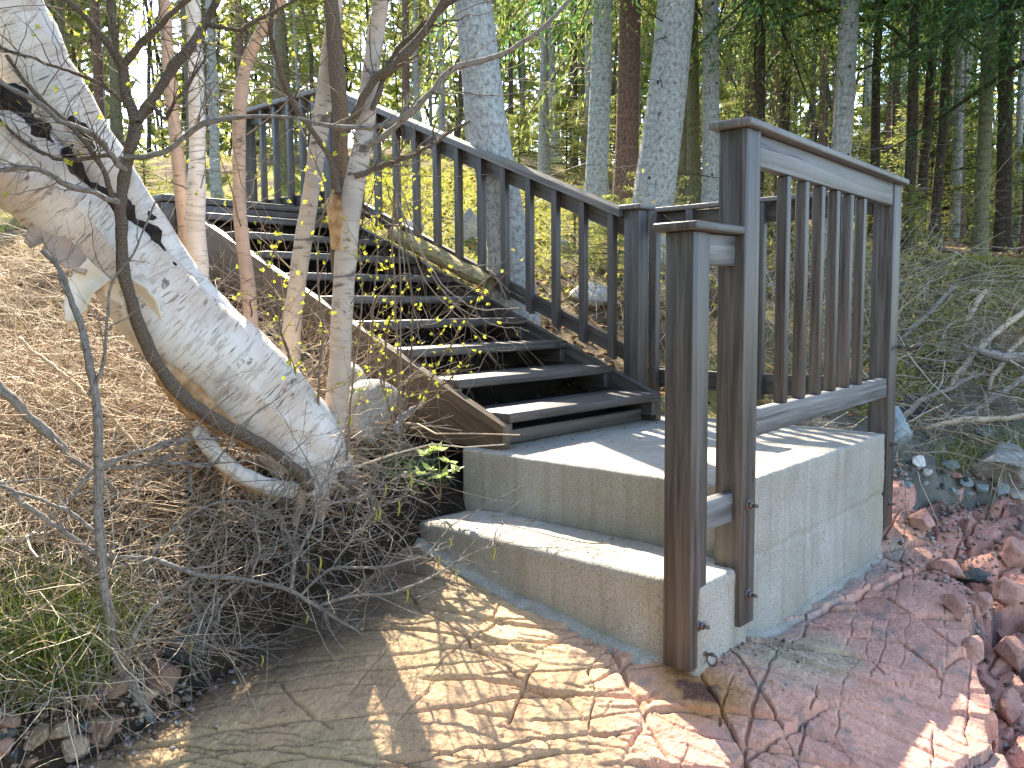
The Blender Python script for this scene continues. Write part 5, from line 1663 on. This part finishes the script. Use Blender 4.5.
# left bank: matted brushwood
g = G()
B = fan(7600, -160, 380, 2.35, 5.6, 1.2, lambda x, y: y > bank_y(x)+.10+.16*(x > -1.1))
n = len(B)
D = rand_dirs(n, (-.25, .35)) + np.array([-.12, -.15, -.10])
D[:, 2] += np.where(RNG.random(n) < .45, RNG.uniform(.2, 1.2, n), 0)
B[:, 2] += RNG.random(n)**2*.16
Pt, Rt = twigs(B, D, RNG.uniform(.12, .6, n), RNG.uniform(.0008, .0028, n), 6, .45, .12, .3)
g.tubes(Pt, Rt, 3)
o = RNG.integers(0, n, n*2)
Pt2, Rt2 = twigs(Pt[o, RNG.integers(1, 5, n*2)], unit(D[o])+rand_dirs(n*2)*.9, RNG.uniform(.05, .22, n*2), .0011, 5, .4, .05, .4)
g.tubes(Pt2, Rt2, 3)
x = RNG.uniform(-1.75, -.42, 620)
y = bank_y(x)+RNG.uniform(-.02, .30, 620)
B = np.c_[x, y, soil_z(x, y)+RNG.random(620)*.10]
Pt, Rt = twigs(B, rand_dirs(620, (-.5, .4))+np.array([-.25, -.35, -.05]), RNG.uniform(.10, .42, 620), RNG.uniform(.0008, .0022, 620), 7, .6, .12, .3)
g.tubes(Pt, Rt, 3)
o = RNG.integers(0, 620, 1500)
Pt2, Rt2 = twigs(Pt[o, RNG.integers(1, 6, 1500)], rand_dirs(1500), RNG.uniform(.05, .2, 1500), .001, 5, .5, .03, .4)
g.tubes(Pt2, Rt2, 3)
B = fan(230, -160, 380, 2.4, 5.2, 1.2, lambda x, y: y > bank_y(x)+.2)
n = len(B)
B[:, 2] += RNG.random(n)*.12
Pt, Rt = twigs(B, rand_dirs(n, (-.2, .3))+np.array([-.1, -.15, -.05]), RNG.uniform(.2, .75, n), RNG.uniform(.003, .0065, n), 8, .4, .1, .35)
g.tubes(Pt, Rt, 6)
tag(g.build('brushwood', TWIGS), kind='stuff')
g = G()
B = fan(260, 120, 420, 2.6, 3.4, 1.0, lambda x, y: x < -.15)
n = len(B)
Pt, Rt = twigs(B+np.array([0, 0, .02]), rand_dirs(n, (-.6, .3))+np.array([-.5, -.6, 0]), RNG.uniform(.1, .45, n), RNG.uniform(.001, .0028, n), 7, .6, .15, .35)
g.tubes(Pt, Rt, 4)
tag(g.build('hanging_rootlets', TWIGS_DK), kind='stuff')
# dry grass and fallen leaves on the left bank
B = fan(13000, -160, 360, 2.35, 7.5, 1.3, lambda x, y: y > bank_y(x)+.18)
n = len(B)
g = G().leaves(B, rand_dirs(n, (-.1, .55))+np.array([-.3, -.4, -.1]), rand_dirs(n, (.2, 1)), RNG.uniform(.06, .26, n), RNG.uniform(.002, .006, n))
tag(g.build('dry_grass', GRASS_DRY), kind='stuff')
B = np.vstack([fan(7500, -160, 360, 2.3, 7.0, 1.2), fan(5200, 380, 1150, 4.6, 11, 1.1), fan(1500, 420, 700, 3.9, 5.8, 1.0, lambda x, y: x > 1.3)])
n = len(B)
B[:, 2] += RNG.random(n)*.025
g = G().leaves(B, rand_dirs(n, (-.3, .3)), rand_dirs(n, (.35, 1)), RNG.uniform(.02, .055, n), RNG.uniform(.014, .034, n))
tag(g.build('leaf_litter', LITTER), kind='stuff')
# moss and grass lit by the sun in the glade, and low greenery elsewhere
B = fan(30000, 330, 640, 5.6, 15, 1.2, lambda x, y: (glade_w(x, y)*1.3+.35*fbm(x*2, y*2, 95) > RNG.random(len(x))*.9))
n = len(B)
g = G().leaves(B, rand_dirs(n, (.05, .9)), rand_dirs(n), RNG.uniform(.025, .07, n), RNG.uniform(.010, .024, n))
B = fan(30000, -150, 1150, 6, 18, 1.0, lambda x, y: fbm(x*.9, y*.9, 96)+.5*fbm(x*3, y*3, 97) > .14)
n = len(B)
g.leaves(B, rand_dirs(n, (.1, .9)), rand_dirs(n), RNG.uniform(.03, .11, n), RNG.uniform(.014, .04, n))
B = fan(16000, 860, 1150, 4.6, 7.2, 1.0, lambda x, y: fbm(x*1.6, y*1.6, 98)+.4*fbm(x*5, y*5, 99) > -.05)
n = len(B)
g.leaves(B, rand_dirs(n, (.0, .8)), rand_dirs(n), RNG.uniform(.02, .06, n), RNG.uniform(.010, .024, n))
B = fan(5000, -100, 330, 3.2, 7.5, 1.0, lambda x, y: fbm(x*1.6, y*1.6, 101)+.4*fbm(x*5, y*5, 102) > .12)
n = len(B)
g.leaves(B, rand_dirs(n, (.0, .8)), rand_dirs(n), RNG.uniform(.02, .05, n), RNG.uniform(.008, .02, n))
tag(g.build('forest_moss', MOSSY), kind='stuff')
# brush on the bank past the railing
g = G()
B = fan(950, 850, 1160, 4.3, 6.5, 1.0)
n = len(B)
B[:, 2] += RNG.random(n)**2*.22
D = rand_dirs(n, (-.4, .5))+np.array([-.35, -.5, -.15])
Pt, Rt = twigs(B, D, RNG.uniform(.18, .85, n), RNG.uniform(.0012, .0045, n), 6, .45, .18, .3)
g.tubes(Pt, Rt, 3)
o = RNG.integers(0, n, n*2)
Pt2, Rt2 = twigs(Pt[o, RNG.integers(1, 5, n*2)], unit(D[o])+rand_dirs(n*2)*.9, RNG.uniform(.06, .32, n*2), .0014, 5, .4, .06, .4)
g.tubes(Pt2, Rt2, 3)
B = fan(420, 560, 900, 4.75, 6.6, 1.0, lambda x, y: x > 1.6)
n = len(B)
D = rand_dirs(n, (.3, 1))
Pt, Rt = twigs(B, D, RNG.uniform(.25, 1.0, n), RNG.uniform(.0015, .0035, n), 6, .4, .1, .3)
g.tubes(Pt, Rt, 3)
o = RNG.integers(0, n, n*3)
Pt2, Rt2 = twigs(Pt[o, RNG.integers(1, 6, n*3)], unit(D[o])+rand_dirs(n*3)*.8, RNG.uniform(.08, .35, n*3), .0013, 5, .4, .04, .4)
g.tubes(Pt2, Rt2, 3)
tag(g.build('bank_brush', TWIGS_BANK), kind='stuff')
g2_ = buds_at(Pt2[RNG.random(len(Pt2)) < .5, -1], (.015, .035))
tag(g2_.build('brush_leaves', MOSSY), kind='stuff')
# green shade plants in the damp corner by the block and under the treads
g = G()
for cx, cy, n, sx in ((-.22, 1.26, 260, .10), (-.1, 1.32, 160, .08), (.6, 1.5, 120, .35), (.5, 1.9, 60, .3)):
    x, y = cx+RNG.normal(0, sx, n), cy+RNG.normal(0, .05, n)
    g.leaves(np.c_[x, y, soil_z(x, y)+RNG.random(n)*.06], rand_dirs(n, (-.1, .8)), rand_dirs(n, (.2, 1)), RNG.uniform(.012, .032, n), RNG.uniform(.010, .022, n))
tag(g.build('shade_plants', DEEP), kind='stuff')


def blades(B, ln, wd, up=1.0, spread=.5):
    """bent grass blades, two kites each"""
    n = len(B)
    D = unit(rand_dirs(n)*spread+np.array([0, 0, up]))
    N = unit(np.cross(D, rand_dirs(n)))
    L = RNG.uniform(ln[0], ln[1], n)
    W = RNG.uniform(wd[0], wd[1], n)
    S = np.cross(D, N)
    K = 6
    t = np.linspace(0, 1, K)
    Cn = B[:, None]+D[:, None]*(L[:, None]*t)[..., None]+N[:, None]*(.45*L[:, None]*t**2.2)[..., None]
    Cn[:, :, 2] -= .18*L[:, None]*t**3
    ww = W[:, None]*(1-t**1.6)[None]+.0003
    V = np.stack([Cn-S[:, None]*ww[..., None]/2, Cn+S[:, None]*ww[..., None]/2], 2).reshape(-1, 3)
    i = (np.arange(n)[:, None]*K*2+np.arange(K-1)[None]*2).ravel()
    F = np.stack([i, i+1, i+3, i+2], 1)
    return G().add(V, F) or V, F


def grass_obj(name, B, ln, wd, mat, up=1.0, spread=.5):
    V, F = blades(B, ln, wd, up, spread)
    return obj(name, raw_mesh(name, V, [F], [np.zeros(F.shape+(2,))], True), mat)


pts = []
for u, v, n, s in ((60, 655, 150, .05), (85, 650, 150, .05), (95, 672, 110, .04), (30, 668, 120, .05), (5, 640, 90, .05), (40, 690, 70, .04), (70, 690, 90, .04), (15, 610, 50, .05)):
    c = ray_ground(u, v)
    x, y = c[0]+RNG.normal(0, s, n), c[1]+RNG.normal(0, s, n)
    pts.append(np.c_[x, y, top_z(x, y)-.01])
tag(grass_obj('green_grass', np.vstack(pts+pts), (.12, .32), (.003, .0065), GRASS), kind='stuff')
pts = []
for u, v, n, s in ((975, 462, 170, .06), (950, 466, 90, .04), (1000, 455, 120, .06), (1015, 445, 90, .06), (330, 368, 60, .04), (345, 355, 50, .04)):
    c = ray_ground(u, v)
    x, y = c[0]+RNG.normal(0, s, n), c[1]+RNG.normal(0, s, n)
    pts.append(np.c_[x, y, top_z(x, y)-.01])
tag(grass_obj('shore_grass', np.vstack(pts), (.07, .20), (.0025, .005), GRASS), kind='stuff')
pts = []
for u, v, n, s in ((965, 470, 120, .06), (1000, 472, 120, .07), (20, 620, 120, .08), (70, 610, 160, .08), (120, 600, 120, .08), (40, 560, 120, .08)):
    c = ray_ground(u, v)
    x, y = c[0]+RNG.normal(0, s, n), c[1]+RNG.normal(0, s, n)
    pts.append(np.c_[x, y, top_z(x, y)-.01])
tag(grass_obj('straw_grass', np.vstack(pts), (.08, .28), (.002, .004), GRASS_DRY, .6, 1.0), kind='stuff')

# a fallen twig and a few scraps on the lower step
P = np.array([(-.10, .93, -.219), (-.11, .86, -.208), (-.15, .82, -.219), (-.16, .70, -.217), (-.17, .55, -.219), (-.175, .42, -.214), (-.16, .34, -.205)])
P = smooth_line(P, 24)
tag(G().tubes(P, np.linspace(.0012, .0022, 24), 5).build('fallen_twig', TWIGS_DK, smooth=True), 'thin curved twig lying on the lower concrete step', 'twig')
x, y = RNG.uniform(-.27, -.03, 26), RNG.uniform(.2, 1.1, 26)
x2_, y2_ = RNG.uniform(.05, 1.1, 60), RNG.uniform(.75, 1.12, 60)
C = np.r_[np.c_[x, y, np.full(26, -.222)], np.c_[x2_, y2_, np.full(60, .004)]]
n = len(C)
tag(G().leaves(C, rand_dirs(n, (-.05, .15)), rand_dirs(n, (.6, 1)), RNG.uniform(.008, .024, n), RNG.uniform(.004, .012, n)).build('scattered_litter', LITTER), kind='stuff')

# grit and chips in the hollows
n = 2600
x = np.r_[RNG.uniform(-2.2, -1.05, 1300), RNG.uniform(1.2, 2.6, 700), RNG.uniform(-.2, .2, 100), RNG.uniform(.3, 2.0, 500)]
y = np.r_[bank_y(x[:1300])+RNG.normal(0, .10, 1300), RNG.uniform(-.4, .25, 700), RNG.normal(-.12, .06, 100), np.interp(x[2100:], EDGE[::-1, 0], EDGE[::-1, 1])-RNG.random(500)*.35]
sz = RNG.uniform(.003, .013, n)*np.r_[np.full(1300, 1.0), np.full(700, 1.2), np.full(100, .6), np.full(500, 1.2)]
C = np.c_[x, y, top_z(x, y)+sz*.3]
O = np.array([(1, 0, 0), (0, 1, 0), (-1, 0, 0), (0, -1, 0), (0, 0, .7), (0, 0, -.7)], float)
V = C[:, None]+(O[None]+RNG.normal(0, .22, (n, 6, 3)))*sz[:, None, None]
T3 = np.array([(0, 1, 4), (1, 2, 4), (2, 3, 4), (3, 0, 4), (1, 0, 5), (2, 1, 5), (3, 2, 5), (0, 3, 5)])
F = (np.arange(n)[:, None, None]*6+T3[None]).reshape(-1, 3)
GRIT = plain('grit', [(.10, .07, .055), (.24, .16, .13), (.36, .26, .21), (.30, .30, .29)], obj_rand=True)
tag(obj('grit', raw_mesh('grit', V.reshape(-1, 3), [F]), GRIT), kind='stuff')
